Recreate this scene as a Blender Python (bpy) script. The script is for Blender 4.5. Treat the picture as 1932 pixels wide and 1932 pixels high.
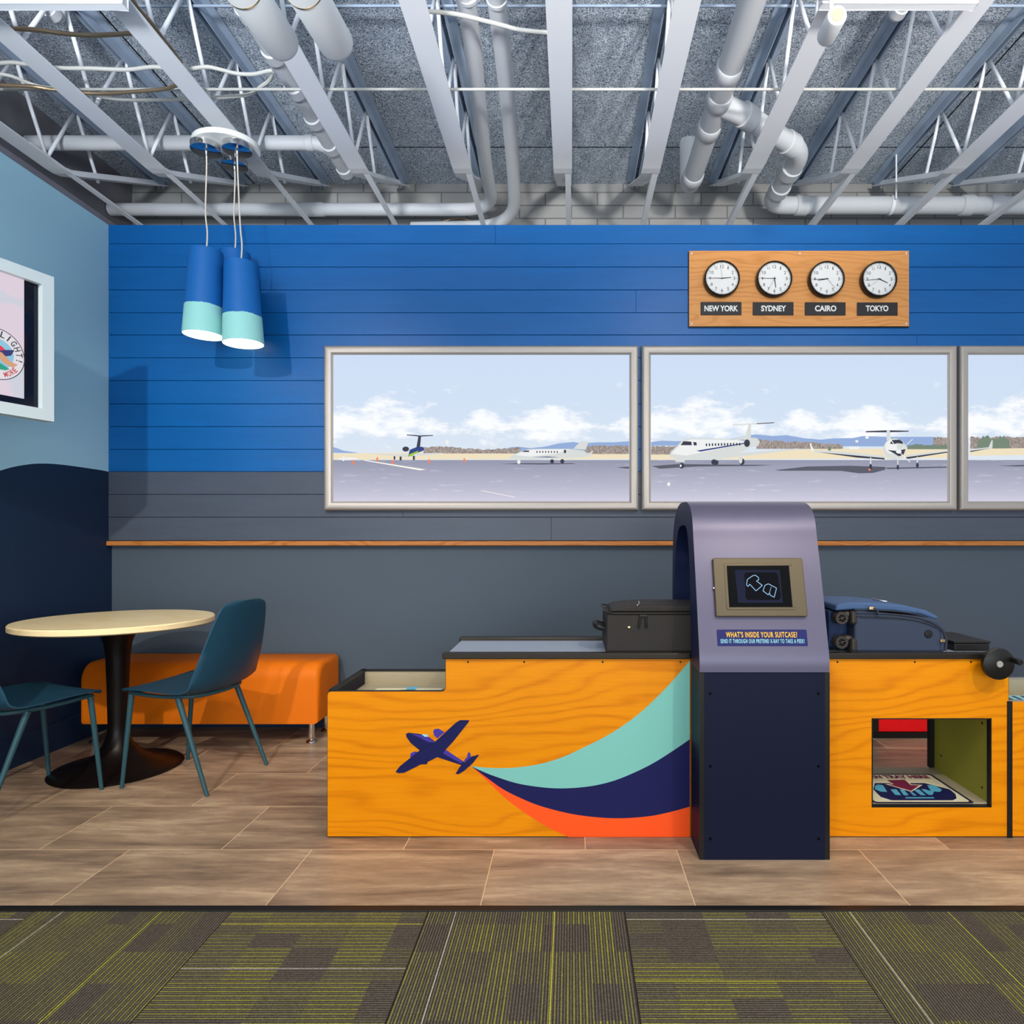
import bpy, bmesh, math, random
from mathutils import Vector, Matrix
random.seed(7)
PI = math.pi
S = bpy.context.scene
for o in list(bpy.data.objects): bpy.data.objects.remove(o)
COL = S.collection
F = 1250.0; CX = 1078.0; CY = 1015.0; H = 1.14       # focal length (px), vanishing point, eye height (m)

# ---------------------------------------------------------------- camera, world, lights, exposure
cam = bpy.data.cameras.new('camera'); camo = bpy.data.objects.new('camera', cam); COL.objects.link(camo)
cam.sensor_width = 36; cam.lens = F/1932*36; cam.shift_x = (966-CX)/1932; cam.shift_y = (CY-966)/1932
cam.clip_start = 0.05
camo.location = (0, 0, H); camo.rotation_euler = (PI/2, 0, 0); S.camera = camo
w = bpy.data.worlds.new('world'); S.world = w; w.use_nodes = True
w.node_tree.nodes['Background'].inputs[0].default_value = (0.82, 0.9, 1.0, 1)
w.node_tree.nodes['Background'].inputs[1].default_value = 0.8
S.view_settings.view_transform = 'Standard'; S.view_settings.look = 'None'
S.view_settings.exposure = 0.0; S.view_settings.gamma = 1; S.view_settings.use_curve_mapping = False
def spot(name, loc, aim, watts, col=(1, .86, .68), size=70, blend=.6, rad=.04):
    l = bpy.data.lights.new(name, 'SPOT'); l.energy = watts; l.color = col; l.spot_size = math.radians(size)
    l.spot_blend = blend; l.shadow_soft_size = rad
    o = bpy.data.objects.new(name, l); COL.objects.link(o); o.location = loc
    o.rotation_euler = (Vector(aim)-Vector(loc)).to_track_quat('-Z', 'Y').to_euler(); return o
WARM = (1, .88, .72)
def fill_light(name, loc, aim, sx, sy, watts, col):
    l = bpy.data.lights.new(name, 'AREA'); l.shape = 'RECTANGLE'; l.size = sx; l.size_y = sy; l.energy = watts; l.color = col
    o = bpy.data.objects.new(name, l); COL.objects.link(o); o.location = loc
    o.rotation_euler = (Vector(aim)-Vector(loc)).to_track_quat('-Z', 'Y').to_euler(); return o
fill_light('added_fill', (.4, -3.2, 1.2), (.4, 2.0, 4.6), 6, 2.0, 200, (.86, .93, 1))      # cool fill light added behind the camera, no known window there
spot('track_spot', (-1.84, -0.53, 3.08), (-2.1, 3.6, 1.2), 300, (1, .95, .88), 50, .8, .04)
spot('track_spot', (-0.3, 0.2, 3.3), (-0.4, 3.2, 0.2), 110, WARM, 70, .9, .05)
spot('track_spot', (1.5, -0.3, 3.3), (0.6, 2.6, 0.2), 170, WARM, 70, .9, .04)
spot('track_spot', (.9, 1.3, 3.2), (.7, 3.97, 2.55), 42, (1, .95, .9), 60, 1, .04)
spot('track_spot', (-1.0, 0.6, 3.3), (-2.1, 2.9, 0.1), 110, (1, .80, .5), 60, .9, .05)
spot('track_spot', (2.6, 0.4, 3.3), (1.9, 3.4, 0.6), 100, WARM, 70, .9, .05)
spot('up_light', (1.7, -.7, 2.35), (1.2, 3.6, 6.4), 900, (1, .96, .9), 84, .6, .16)
spot('up_light', (-1.5, -.7, 2.3), (-1.4, 3.6, 6.4), 900, (.93, .96, 1), 84, .6, .25)

# ---------------------------------------------------------------- helpers
def P(x, y, D): return ((x-CX)/F*D, D, H-(y-CY)/F*D)          # photo point at a given distance
def PH(x, y, zp): return P(x, y, F*zp/(CY-y))                  # photo point at height zp above the eye
def lin(c):
    c = c/255.0
    return c/12.92 if c <= .04045 else ((c+.055)/1.055)**2.4
def rgb(r, g, b): return (lin(r), lin(g), lin(b), 1)

def mat(name, col, rough=.5, metal=0, spec=.3, emit=None, es=1.0, bump=0, bscale=80, var=0, vscale=6):
    m = bpy.data.materials.new(name); m.use_nodes = True
    nt = m.node_tree; b = nt.nodes['Principled BSDF']
    b.inputs['Base Color'].default_value = col; b.inputs['Roughness'].default_value = rough
    b.inputs['Metallic'].default_value = metal; b.inputs['Specular IOR Level'].default_value = spec
    if emit is not None:
        b.inputs['Emission Color'].default_value = emit; b.inputs['Emission Strength'].default_value = es
    tc = nt.nodes.new('ShaderNodeTexCoord')
    if bump:
        n = nt.nodes.new('ShaderNodeTexNoise'); n.inputs['Scale'].default_value = bscale; n.inputs['Detail'].default_value = 3
        bp = nt.nodes.new('ShaderNodeBump'); bp.inputs['Strength'].default_value = bump; bp.inputs['Distance'].default_value = .002
        nt.links.new(tc.outputs['Object'], n.inputs['Vector']); nt.links.new(n.outputs['Fac'], bp.inputs['Height'])
        nt.links.new(bp.outputs['Normal'], b.inputs['Normal'])
    if var:
        n = nt.nodes.new('ShaderNodeTexNoise'); n.inputs['Scale'].default_value = vscale; n.inputs['Detail'].default_value = 5
        nt.links.new(tc.outputs['Object'], n.inputs['Vector'])
        r = nt.nodes.new('ShaderNodeValToRGB')
        r.color_ramp.elements[0].position = .3; r.color_ramp.elements[1].position = .7
        r.color_ramp.elements[0].color = tuple(x*(1-var) for x in col[:3])+(1,)
        r.color_ramp.elements[1].color = tuple(min(1, x*(1+var)) for x in col[:3])+(1,)
        nt.links.new(n.outputs['Fac'], r.inputs['Fac']); nt.links.new(r.outputs['Color'], b.inputs['Base Color'])
    return m

class NT:
    """tiny helper for longer node graphs"""
    def __init__(s, m): s.nt = m.node_tree; s.b = s.nt.nodes['Principled BSDF']
    def n(s, t, **k):
        x = s.nt.nodes.new(t)
        for a, v in k.items(): setattr(x, a, v)
        return x
    def l(s, a, b): s.nt.links.new(a, b)
    def val(s, sock, v):
        if hasattr(v, 'links') or hasattr(v, 'is_output'): s.l(v, sock)
        else: sock.default_value = v
    def math(s, op, a, b=0.0, c=0.0):
        x = s.n('ShaderNodeMath', operation=op); s.val(x.inputs[0], a); s.val(x.inputs[1], b); s.val(x.inputs[2], c); return x.outputs[0]
    def mix(s, f, a, b, mode='MIX'):
        x = s.n('ShaderNodeMix', data_type='RGBA', blend_type=mode)
        s.val(x.inputs[0], f); s.val(x.inputs[6], a); s.val(x.inputs[7], b); return x.outputs[2]
    def noise(s, vec, scale, detail=3, rough=.5, mapping=(1, 1, 1), loc=(0, 0, 0), dist=0):
        mp = s.n('ShaderNodeMapping'); mp.inputs['Scale'].default_value = mapping; mp.inputs['Location'].default_value = loc
        s.l(vec, mp.inputs['Vector'])
        x = s.n('ShaderNodeTexNoise'); x.inputs['Scale'].default_value = scale; x.inputs['Detail'].default_value = detail
        x.inputs['Roughness'].default_value = rough; x.inputs['Distortion'].default_value = dist
        s.l(mp.outputs[0], x.inputs['Vector']); return x.outputs['Fac']
    def ramp(s, f, stops):
        x = s.n('ShaderNodeValToRGB'); e = x.color_ramp.elements
        while len(e) < len(stops): e.new(.5)
        for i, (p, c) in enumerate(stops):
            e[i].position = p; e[i].color = c if len(c) == 4 else tuple(c)+(1,)
        s.l(f, x.inputs[0]); return x.outputs[0]
    def bump(s, h, st, d=.002):
        x = s.n('ShaderNodeBump'); x.inputs['Strength'].default_value = st; x.inputs['Distance'].default_value = d
        s.l(h, x.inputs['Height']); s.l(x.outputs[0], s.b.inputs['Normal'])

class MB:
    def __init__(s): s.v = []; s.f = []; s.m = []; s.sm = []
    def add(s, vs, fs, m=0, smooth=False):
        k = len(s.v); s.v += [tuple(v) for v in vs]
        for f in fs: s.f.append([i+k for i in f]); s.m.append(m); s.sm.append(smooth)
        return s
    def box(s, x0, x1, y0, y1, z0, z1, m=0):
        v = [(x, y, z) for z in (z0, z1) for y in (y0, y1) for x in (x0, x1)]
        return s.add(v, [(0, 2, 3, 1), (4, 5, 7, 6), (0, 1, 5, 4), (2, 6, 7, 3), (0, 4, 6, 2), (1, 3, 7, 5)], m)
    def quad(s, a, b, c, d, m=0): return s.add([a, b, c, d], [(0, 1, 2, 3)], m)
    def ngon(s, pts, m=0): return s.add(pts, [tuple(range(len(pts)))], m)
    def prism(s, poly, fn, t0, t1, m=0, smooth=False):
        """poly: 2D outline, fn(u,v,t)->xyz"""
        n = len(poly)
        v = [fn(u, w_, t0) for u, w_ in poly]+[fn(u, w_, t1) for u, w_ in poly]
        s.add(v, [tuple(range(n))[::-1], tuple(range(n, 2*n))], m)
        k = len(s.v)-2*n
        for i in range(n):
            j = (i+1) % n; s.f.append([k+i, k+j, k+n+j, k+n+i]); s.m.append(m); s.sm.append(smooth)
        return s
    def tube(s, path, r, n=12, m=0, cap=True, closed=False):
        path = [Vector(p) for p in path]; N = len(path); rs = r if isinstance(r, (list, tuple)) else [r]*N
        T = []
        for i in range(N):
            if closed: t = path[(i+1) % N]-path[i-1]
            else: t = path[min(i+1, N-1)]-path[max(i-1, 0)]
            T.append(t.normalized() if t.length > 1e-9 else Vector((0, 0, 1)))
        up = Vector((0, 0, 1)) if abs(T[0].z) < .9 else Vector((1, 0, 0))
        a = T[0].cross(up).normalized(); rings = []
        for i in range(N):
            a = (a-T[i]*a.dot(T[i])).normalized(); b = T[i].cross(a)
            rings.append([path[i]+(a*math.cos(2*PI*k/n)+b*math.sin(2*PI*k/n))*rs[i] for k in range(n)])
        v = [p for R in rings for p in R]; fs = []
        M = N if closed else N-1
        for i in range(M):
            i2 = (i+1) % N
            for k in range(n): fs.append((i*n+k, i*n+(k+1) % n, i2*n+(k+1) % n, i2*n+k))
        base = len(s.v); s.add(v, fs, m, True)
        if cap and not closed:
            s.f.append([base+k for k in range(n)][::-1]); s.m.append(m); s.sm.append(False)
            s.f.append([base+(N-1)*n+k for k in range(n)]); s.m.append(m); s.sm.append(False)
        return s
    def lathe(s, prof, c=(0, 0, 0), axis='Z', n=40, m=0, smooth=True):
        """prof: (radius, height) pairs"""
        def tr(r, h, a):
            x, y = r*math.cos(a), r*math.sin(a)
            if axis == 'Z': return (c[0]+x, c[1]+y, c[2]+h)
            if axis == 'Y': return (c[0]+x, c[1]+h, c[2]+y)
            return (c[0]+h, c[1]+x, c[2]+y)
        v = [tr(r, h, 2*PI*k/n) for r, h in prof for k in range(n)]; fs = []
        for i in range(len(prof)-1):
            for k in range(n): fs.append((i*n+k, i*n+(k+1) % n, (i+1)*n+(k+1) % n, (i+1)*n+k))
        return s.add(v, fs, m, smooth)
    def build(s, name, mats, parent=None, bevel=0, seg=2, recalc=True, sharp=35):
        if not isinstance(mats, (list, tuple)): mats = [mats]
        off = Vector((0, 0, 0)); p = parent
        while p is not None: off += p.location; p = p.parent
        me = bpy.data.meshes.new(name)
        me.from_pydata([tuple(Vector(v)-off) for v in s.v], [], s.f)
        for m in mats: me.materials.append(m)
        for i, pl in enumerate(me.polygons): pl.material_index = s.m[i]; pl.use_smooth = s.sm[i]
        bm = bmesh.new(); bm.from_mesh(me)
        bmesh.ops.remove_doubles(bm, verts=bm.verts, dist=1e-6)
        if recalc: bmesh.ops.recalc_face_normals(bm, faces=bm.faces)
        for e in bm.edges:
            if len(e.link_faces) == 2 and e.calc_face_angle(0) > math.radians(sharp): e.smooth = False
        bm.to_mesh(me); bm.free()
        o = bpy.data.objects.new(name, me); COL.objects.link(o)
        if parent: o.parent = parent
        if bevel:
            b = o.modifiers.new('bevel', 'BEVEL'); b.width = bevel; b.segments = seg; b.limit_method = 'ANGLE'
            b.angle_limit = math.radians(40); b.harden_normals = False
        return o
def tag(o, label=None, cat=None, group=None, kind=None):
    if label: o['label'] = label
    if cat: o['category'] = cat
    if group: o['group'] = group
    if kind: o['kind'] = kind
    return o
def thing(name, label, cat, loc=(0, 0, 0), group=None):
    o = bpy.data.objects.new(name, None); COL.objects.link(o); o.location = loc; o.empty_display_size = .1
    return tag(o, label, cat, group)
def copy_tree(o, parent=None):
    c = o.copy(); COL.objects.link(c); c.parent = parent
    for ch in list(o.children): copy_tree(ch, c)
    return c
def text_mb(txt, x0, x1, z0, z1, fn, mb=None, m=0, bold=0.0, spacing=1.0, thick=.0006):
    """lettering fitted into a box of a 2D plane; fn(u,v,t)->xyz"""
    cu = bpy.data.curves.new('lettering', 'FONT'); cu.body = txt; cu.size = 1; cu.offset = bold; cu.space_character = spacing
    cu.resolution_u = 4
    ob = bpy.data.objects.new('lettering', cu); COL.objects.link(ob)
    me = bpy.data.meshes.new_from_object(ob.evaluated_get(bpy.context.evaluated_depsgraph_get()))
    vs = [v.co.copy() for v in me.vertices]; fs = [tuple(p.vertices) for p in me.polygons]
    bpy.data.objects.remove(ob); bpy.data.curves.remove(cu); bpy.data.meshes.remove(me)
    ax = min(v.x for v in vs); bx = max(v.x for v in vs); ay = min(v.y for v in vs); by = max(v.y for v in vs)
    if x1 is None: x1 = x0+(bx-ax)*(z1-z0)/(by-ay)
    mb = mb or MB()
    mb.add([fn(x0+(v.x-ax)/(bx-ax)*(x1-x0), z0+(v.y-ay)/(by-ay)*(z1-z0), thick) for v in vs], fs, m)
    return mb
def smooth_path(pts, k=6):
    pts = [Vector(p) for p in pts]; out = []
    for i in range(len(pts)-1):
        p0 = pts[max(i-1, 0)]; p1 = pts[i]; p2 = pts[i+1]; p3 = pts[min(i+2, len(pts)-1)]
        for j in range(k):
            t = j/k
            out.append(.5*((2*p1)+(p2-p0)*t+(2*p0-5*p1+4*p2-p3)*t*t+(3*p1-p0-3*p2+p3)*t**3))
    out.append(pts[-1]); return out
def bend(pts, r, k=6):
    """polyline with filleted corners"""
    pts = [Vector(p) for p in pts]; out = [pts[0]]
    for i in range(1, len(pts)-1):
        a, b, c = pts[i-1], pts[i], pts[i+1]
        d1 = (a-b).normalized(); d2 = (c-b).normalized(); q = min(r, (a-b).length*.49, (c-b).length*.49)
        for j in range(k+1):
            t = j/k; out.append((b+d1*q)*(1-t)**2+b*2*t*(1-t)+(b+d2*q)*t*t)
    out.append(pts[-1]); return out

# ---------------------------------------------------------------- materials
M = {}
M['white_steel'] = mat('white_steel', rgb(238, 241, 246), .45, bump=.15, bscale=200)
M['white_paint'] = mat('white_paint', rgb(225, 228, 230), .4)
M['grey_steel'] = mat('grey_steel', rgb(160, 176, 196), .5, var=.12)
M['pipe'] = mat('pipe', rgb(205, 208, 212), .45, bump=.1, bscale=150)
M['cable'] = mat('cable', rgb(190, 190, 185), .6)
M['bx'] = mat('bx', rgb(150, 130, 105), .35, .8, bump=.6, bscale=300)
M['chrome'] = mat('chrome', rgb(215, 215, 215), .12, 1)
M['brass'] = mat('brass', rgb(200, 170, 120), .25, 1)
M['black'] = mat('black', rgb(24, 22, 20), .4)
M['black_gloss'] = mat('black_gloss', rgb(8, 8, 10), .15, spec=.12)
M['black_metal'] = mat('black_metal', rgb(22, 16, 14), .35, .3)
M['rail'] = mat('rail', rgb(58, 52, 46), .25, .6)
M['teal_chair'] = mat('teal_chair', rgb(28, 66, 86), .42, bump=.1, bscale=300)
M['teal_leg'] = mat('teal_leg', rgb(42, 76, 84), .4)
M['navy'] = mat('navy', rgb(26, 36, 68), .45, spec=.2)
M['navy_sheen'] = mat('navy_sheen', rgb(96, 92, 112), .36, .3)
M['navy_dark'] = mat('navy_dark', rgb(18, 23, 44), .5, spec=.12)
M['olive'] = mat('olive', rgb(152, 146, 52), .5, bump=.2, bscale=120)
M['beige'] = mat('beige', rgb(170, 158, 130), .5)
M['cream'] = mat('cream', rgb(235, 225, 190), .45)
M['sign_blue'] = mat('sign_blue', rgb(90, 180, 210), .45)
M['ink'] = mat('ink', rgb(30, 28, 60), .45)
M['maroon'] = mat('maroon', rgb(120, 20, 60), .45)
M['d_teal'] = mat('d_teal', rgb(122, 190, 178), .45)
M['d_navy'] = mat('d_navy', rgb(22, 25, 78), .45, spec=.2)
M['d_orange'] = mat('d_orange', rgb(255, 84, 20), .45)
M['d_purple'] = mat('d_purple', rgb(64, 50, 150), .45)
M['yellow'] = mat('yellow', rgb(250, 190, 30), .5)
M['aqua'] = mat('aqua', rgb(150, 215, 225), .5)
M['sign_ground'] = mat('sign_ground', rgb(26, 30, 92), .45, spec=.2)
M['bronze'] = mat('bronze', rgb(90, 80, 62), .42, .45)
M['belt'] = mat('belt', rgb(165, 175, 190), .3)
M['orange_vinyl'] = mat('orange_vinyl', rgb(226, 112, 2), .55, spec=.2, bump=.12, bscale=350)
M['red'] = mat('red', rgb(255, 14, 22), .5, bump=.3, bscale=300)
M['frame'] = mat('frame', rgb(176, 168, 160), .45, .45)
M['clock_black'] = mat('clock_black', rgb(36, 32, 30), .25)
M['clock_face'] = mat('clock_face', rgb(238, 236, 232), .5)
M['plate'] = mat('plate', rgb(44, 41, 42), .45)
M['white_ink'] = mat('white_ink', rgb(240, 238, 232), .5)
M['shade_blue'] = mat('shade_blue', rgb(18, 98, 172), .55, bump=.15, bscale=250)
M['shade_mint'] = mat('shade_mint', rgb(150, 212, 208), .6)
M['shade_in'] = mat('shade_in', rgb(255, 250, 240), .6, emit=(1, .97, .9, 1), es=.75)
M['bulb'] = mat('bulb', (1, 1, 1, 1), .5, emit=(1, .95, .85, 1), es=4)
M['plate_white'] = mat('plate_white', rgb(228, 230, 226), .4)
M['case_black'] = mat('case_black', rgb(42, 37, 33), .55, bump=.5, bscale=500)
M['case_blue'] = mat('case_blue', rgb(50, 60, 80), .6, bump=.5, bscale=500)
M['case_blue_top'] = mat('case_blue_top', rgb(64, 90, 128), .5, bump=.5, bscale=500)
M['wheel'] = mat('wheel', rgb(48, 42, 38), .35)
M['zip'] = mat('zip', rgb(44, 48, 60), .6)

# wood laminate (grain along X)
def wood(name, c1, c2, c3, sc=1.0, rough=.38):
    m = mat(name, c2, rough, spec=.16); g = NT(m); tc = g.n('ShaderNodeTexCoord').outputs['Object']
    big = g.noise(tc, 1.9*sc, 2, .45, (.55, 1, 2.4), (3.1, 0, 1.7))
    z = g.n('ShaderNodeSeparateXYZ'); g.l(tc, z.inputs[0])
    v = g.math('ADD', g.math('MULTIPLY', z.outputs['Z'], 120*sc), g.math('MULTIPLY', big, 52))
    ring = g.math('MULTIPLY_ADD', g.math('SINE', v), .5, .5)
    ring = g.math('POWER', ring, 3.0)
    lo = g.noise(tc, 4*sc, 3, .6, (.5, 1, 3)); fine = g.noise(tc, 22*sc, 5, .65, (.35, 1, 7))
    f = g.math('ADD', g.math('MULTIPLY', ring, g.math('MULTIPLY', lo, .5)), g.math('MULTIPLY', fine, .5))
    g.l(g.ramp(f, [(.2, c3), (.42, c2), (.78, c1)]), g.b.inputs['Base Color'])
    return m
M['wood'] = wood('wood', rgb(190, 102, 2), rgb(220, 130, 2), rgb(229, 141, 4))
M['board_wood'] = wood('board_wood', rgb(200, 128, 66), rgb(216, 146, 82), rgb(226, 158, 94), 1.6)
M['table_wood'] = wood('table_wood', rgb(238, 208, 152), rgb(246, 218, 164), rgb(250, 226, 176), 1.2, .3)
M['rail_wood'] = wood('rail_wood', rgb(150, 88, 40), rgb(178, 108, 52), rgb(190, 124, 66), 2)

# plank paint
def paint(name, col, rough=.38, v=.07):
    m = mat(name, col, rough); g = NT(m); tc = g.n('ShaderNodeTexCoord').outputs['Object']
    f = g.noise(tc, 6, 5, .6, (.4, 1, 3)); fine = g.noise(tc, 60, 4, .7, (.12, 1, 1.4))
    c0 = tuple(x*(1-v) for x in col[:3])+(1,); c1 = tuple(min(1, x*(1+v)) for x in col[:3])+(1,)
    g.l(g.ramp(g.math('MULTIPLY_ADD', fine, .4, g.math('MULTIPLY', f, .6)), [(.35, c0), (.65, c1)]), g.b.inputs['Base Color'])
    g.bump(fine, .12, .001); return m
M['ship_blue'] = paint('ship_blue', rgb(0, 94, 164)); M['ship_blue'].node_tree.nodes['Principled BSDF'].inputs['Specular IOR Level'].default_value = .35
M['ship_grey'] = paint('ship_grey', rgb(76, 84, 98))
M['wall_grey'] = mat('wall_grey', rgb(74, 86, 98), .6, bump=.1, bscale=300)
M['wall_light'] = mat('wall_light', rgb(164, 208, 224), .6, bump=.1, bscale=300)
M['wall_navy'] = mat('wall_navy', rgb(26, 44, 70), .55, spec=.2, bump=.1, bscale=300)
M['gap'] = mat('gap', rgb(8, 20, 40), .8)
M['drywall'] = mat('drywall', rgb(120, 118, 125), .7, var=.1)

def floor_tile():
    m = mat('floor_tile', rgb(130, 110, 90), .36); g = NT(m); tc = g.n('ShaderNodeTexCoord').outputs['Object']
    br = g.n('ShaderNodeTexBrick', offset=.5, squash=1.0)
    br.inputs['Scale'].default_value = 1; br.inputs['Brick Width'].default_value = .6665; br.inputs['Row Height'].default_value = .392
    br.inputs['Mortar Size'].default_value = .0014; br.inputs['Mortar Smooth'].default_value = 0
    br.inputs['Color1'].default_value = (0, 0, 0, 1); br.inputs['Color2'].default_value = (1, 1, 1, 1); br.inputs['Bias'].default_value = 0
    g.l(tc, br.inputs['Vector'])
    sc = g.n('ShaderNodeVectorMath', operation='SCALE'); g.l(br.outputs['Color'], sc.inputs[0]); sc.inputs['Scale'].default_value = 13.0
    ad = g.n('ShaderNodeVectorMath', operation='ADD'); g.l(tc, ad.inputs[0]); g.l(sc.outputs[0], ad.inputs[1])
    a = g.noise(ad.outputs[0], 2.6, 5, .6, (.6, 2.6, 1), dist=.6)
    b = g.noise(ad.outputs[0], 11, 8, .78, (.5, 3.4, 1), (4, 2, 0))
    f = g.math('ADD', g.math('MULTIPLY', a, .6), g.math('MULTIPLY', b, .42))
    c = g.ramp(f, [(.34, rgb(96, 78, 64)), (.46, rgb(146, 121, 98)), (.55, rgb(172, 144, 116)), (.66, rgb(206, 180, 146))])
    tone = g.mix(.12, c, br.outputs['Color'], 'OVERLAY')
    g.l(g.mix(br.outputs['Fac'], tone, rgb(230, 198, 156)), g.b.inputs['Base Color'])
    g.l(g.math('MULTIPLY_ADD', b, .25, .26), g.b.inputs['Roughness'])
    return m
M['floor_tile'] = floor_tile()

def carpet():
    m = mat('carpet', rgb(80, 72, 62), .95, spec=.1); g = NT(m); tc = g.n('ShaderNodeTexCoord').outputs['Object']
    s = g.n('ShaderNodeSeparateXYZ'); g.l(tc, s.inputs[0]); X, Y = s.outputs['X'], s.outputs['Y']
    T = .5985
    u = g.math('DIVIDE', X, T); iu = g.math('FLOOR', u); v = g.math('DIVIDE', Y, T); iv = g.math('FLOOR', v)
    par = g.math('FLOORED_MODULO', g.math('ADD', iu, iv), 2.0)        # 1 = stripes run away from the camera
    a = g.math('ADD', g.math('MULTIPLY', X, par), g.math('MULTIPLY', Y, g.math('SUBTRACT', 1.0, par)))
    b = g.math('ADD', g.math('MULTIPLY', Y, par), g.math('MULTIPLY', X, g.math('SUBTRACT', 1.0, par)))
    P_ = .0078
    ka = g.math('DIVIDE', a, P_); fr = g.math('FRACT', ka); row = g.math('FLOOR', ka)
    stripe = g.math('LESS_THAN', g.math('ABSOLUTE', g.math('SUBTRACT', fr, .5)), .24)
    odd = g.math('FLOORED_MODULO', row, 2.0)
    cb = g.n('ShaderNodeCombineXYZ'); g.l(g.math('MULTIPLY', g.math('FLOOR', g.math('DIVIDE', a, .068)), 1.7), cb.inputs[0])
    g.l(g.math('FLOOR', g.math('DIVIDE', b, .13)), cb.inputs[1]); g.l(g.math('ADD', iu, g.math('MULTIPLY', iv, 7.0)), cb.inputs[2])
    wn = g.n('ShaderNodeTexWhiteNoise', noise_dimensions='3D'); g.l(cb.outputs[0], wn.inputs['Vector']); patch = wn.outputs['Value']
    rw = g.n('ShaderNodeTexWhiteNoise', noise_dimensions='2D'); cr = g.n('ShaderNodeCombineXYZ'); g.l(row, cr.inputs[0]); g.l(iu, cr.inputs[1]); g.l(cr.outputs[0], rw.inputs['Vector'])
    rv = rw.outputs['Value']
    yb = g.math('MULTIPLY', g.math('GREATER_THAN', patch, .25), g.math('MULTIPLY_ADD', patch, .6, .02))
    yarn = g.mix(g.math('MULTIPLY', yb, g.math('MULTIPLY_ADD', odd, .9, .12)), rgb(108, 98, 84), rgb(184, 180, 24))
    base = g.ramp(patch, [(0, rgb(62, 54, 48)), (.5, rgb(64, 58, 52)), (1, rgb(72, 65, 54))])
    col = g.mix(g.math('MULTIPLY', stripe, .85), base, yarn)
    fa = g.math('FRACT', g.math('DIVIDE', a, T)); alt = g.math('GREATER_THAN', g.math('FLOORED_MODULO', iu, 4.0), 1.5)
    def at_(pos_v, pos_h0, pos_h1):
        h = g.math('ADD', pos_h0, g.math('MULTIPLY', alt, pos_h1-pos_h0))
        p = g.math('ADD', g.math('MULTIPLY', par, pos_v), g.math('MULTIPLY', g.math('SUBTRACT', 1.0, par), h))
        return g.math('LESS_THAN', g.math('ABSOLUTE', g.math('SUBTRACT', fa, p)), .0021)
    col = g.mix(at_(.643, .87, .45), col, rgb(200, 194, 44))
    col = g.mix(at_(.142, .533, .91), col, rgb(190, 182, 172))
    nz = g.noise(tc, 260, 3, .8); col = g.mix(.55, col, g.ramp(nz, [(.35, (.12, .12, .12)), (.65, (.9, .9, .9))]), 'OVERLAY')
    eu = g.math('ABSOLUTE', g.math('SUBTRACT', g.math('FRACT', u), .5))
    col = g.mix(g.math('GREATER_THAN', eu, .497), col, rgb(40, 34, 30))
    g.l(col, g.b.inputs['Base Color'])
    g.bump(g.math('ADD', g.math('MULTIPLY', fr, .3), nz), .6, .004); return m
M['carpet'] = carpet()

def fibre():
    m = mat('fibre_board', rgb(130, 150, 175), .8); g = NT(m); tc = g.n('ShaderNodeTexCoord').outputs['Object']
    n1 = g.noise(tc, 52, 3, .7, dist=3.5); n2 = g.noise(tc, 2.2, 3)
    c = g.ramp(n1, [(.43, rgb(84, 98, 116)), (.5, rgb(180, 196, 212)), (.56, rgb(244, 248, 252))])
    c = g.mix(g.math('MULTIPLY', n2, .25), c, rgb(150, 165, 185), 'MULTIPLY')
    br = g.n('ShaderNodeTexBrick', offset=0); br.inputs['Scale'].default_value = 1; br.inputs['Brick Width'].default_value = 2.44
    br.inputs['Row Height'].default_value = 1.22; br.inputs['Mortar Size'].default_value = .006
    g.l(tc, br.inputs['Vector'])
    g.l(g.mix(br.outputs['Fac'], c, rgb(28, 32, 40)), g.b.inputs['Base Color'])
    g.bump(n1, .8, .006); return m
M['fibre'] = fibre()

def block():
    m = mat('block', rgb(150, 148, 145), .7); g = NT(m); tc = g.n('ShaderNodeTexCoord').outputs['Object']
    mp = g.n('ShaderNodeMapping'); mp.inputs['Rotation'].default_value = (PI/2, 0, 0); g.l(tc, mp.inputs[0])
    br = g.n('ShaderNodeTexBrick', offset=.5); br.inputs['Scale'].default_value = 1; br.inputs['Brick Width'].default_value = .4
    br.inputs['Row Height'].default_value = .1; br.inputs['Mortar Size'].default_value = .006; br.inputs['Mortar Smooth'].default_value = .4
    br.inputs['Color1'].default_value = rgb(158, 157, 154); br.inputs['Color2'].default_value = rgb(146, 146, 145); br.inputs['Mortar'].default_value = rgb(112, 112, 112)
    g.l(mp.outputs[0], br.inputs['Vector']); g.l(br.outputs['Color'], g.b.inputs['Base Color'])
    g.bump(g.math('MULTIPLY', br.outputs['Fac'], -1.0), .5, .01); return m
M['block'] = block()

# ---------------------------------------------------------------- the setting
DW = 4.0; DS = 3.97; XL = -2.774; ZTOP = 3.017; ZC = H+2.725; DB = 5.1
def struct(mb, name, mats, **k): o = mb.build(name, mats, **k); o['kind'] = 'structure'; return o
fl = struct(MB().box(-3.6+1.615, 4.6+1.615, 2.035-2.4235, 5.1-2.4235, -.05, 0), 'floor', M['floor_tile'])
fl.location = (-1.615, 2.4235, 0)
ca = struct(MB().box(-3.6+1.0345, 4.6+1.0345, -2.6-1.432, 2.02-1.432, -.05, .002), 'floor_carpet', M['carpet'])
ca.location = (-1.0345, 1.432, 0)
struct(MB().box(-3.6, 4.6, 2.018, 2.046, -.01, .006), 'trim_1', M['black'], bevel=.002)

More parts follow.
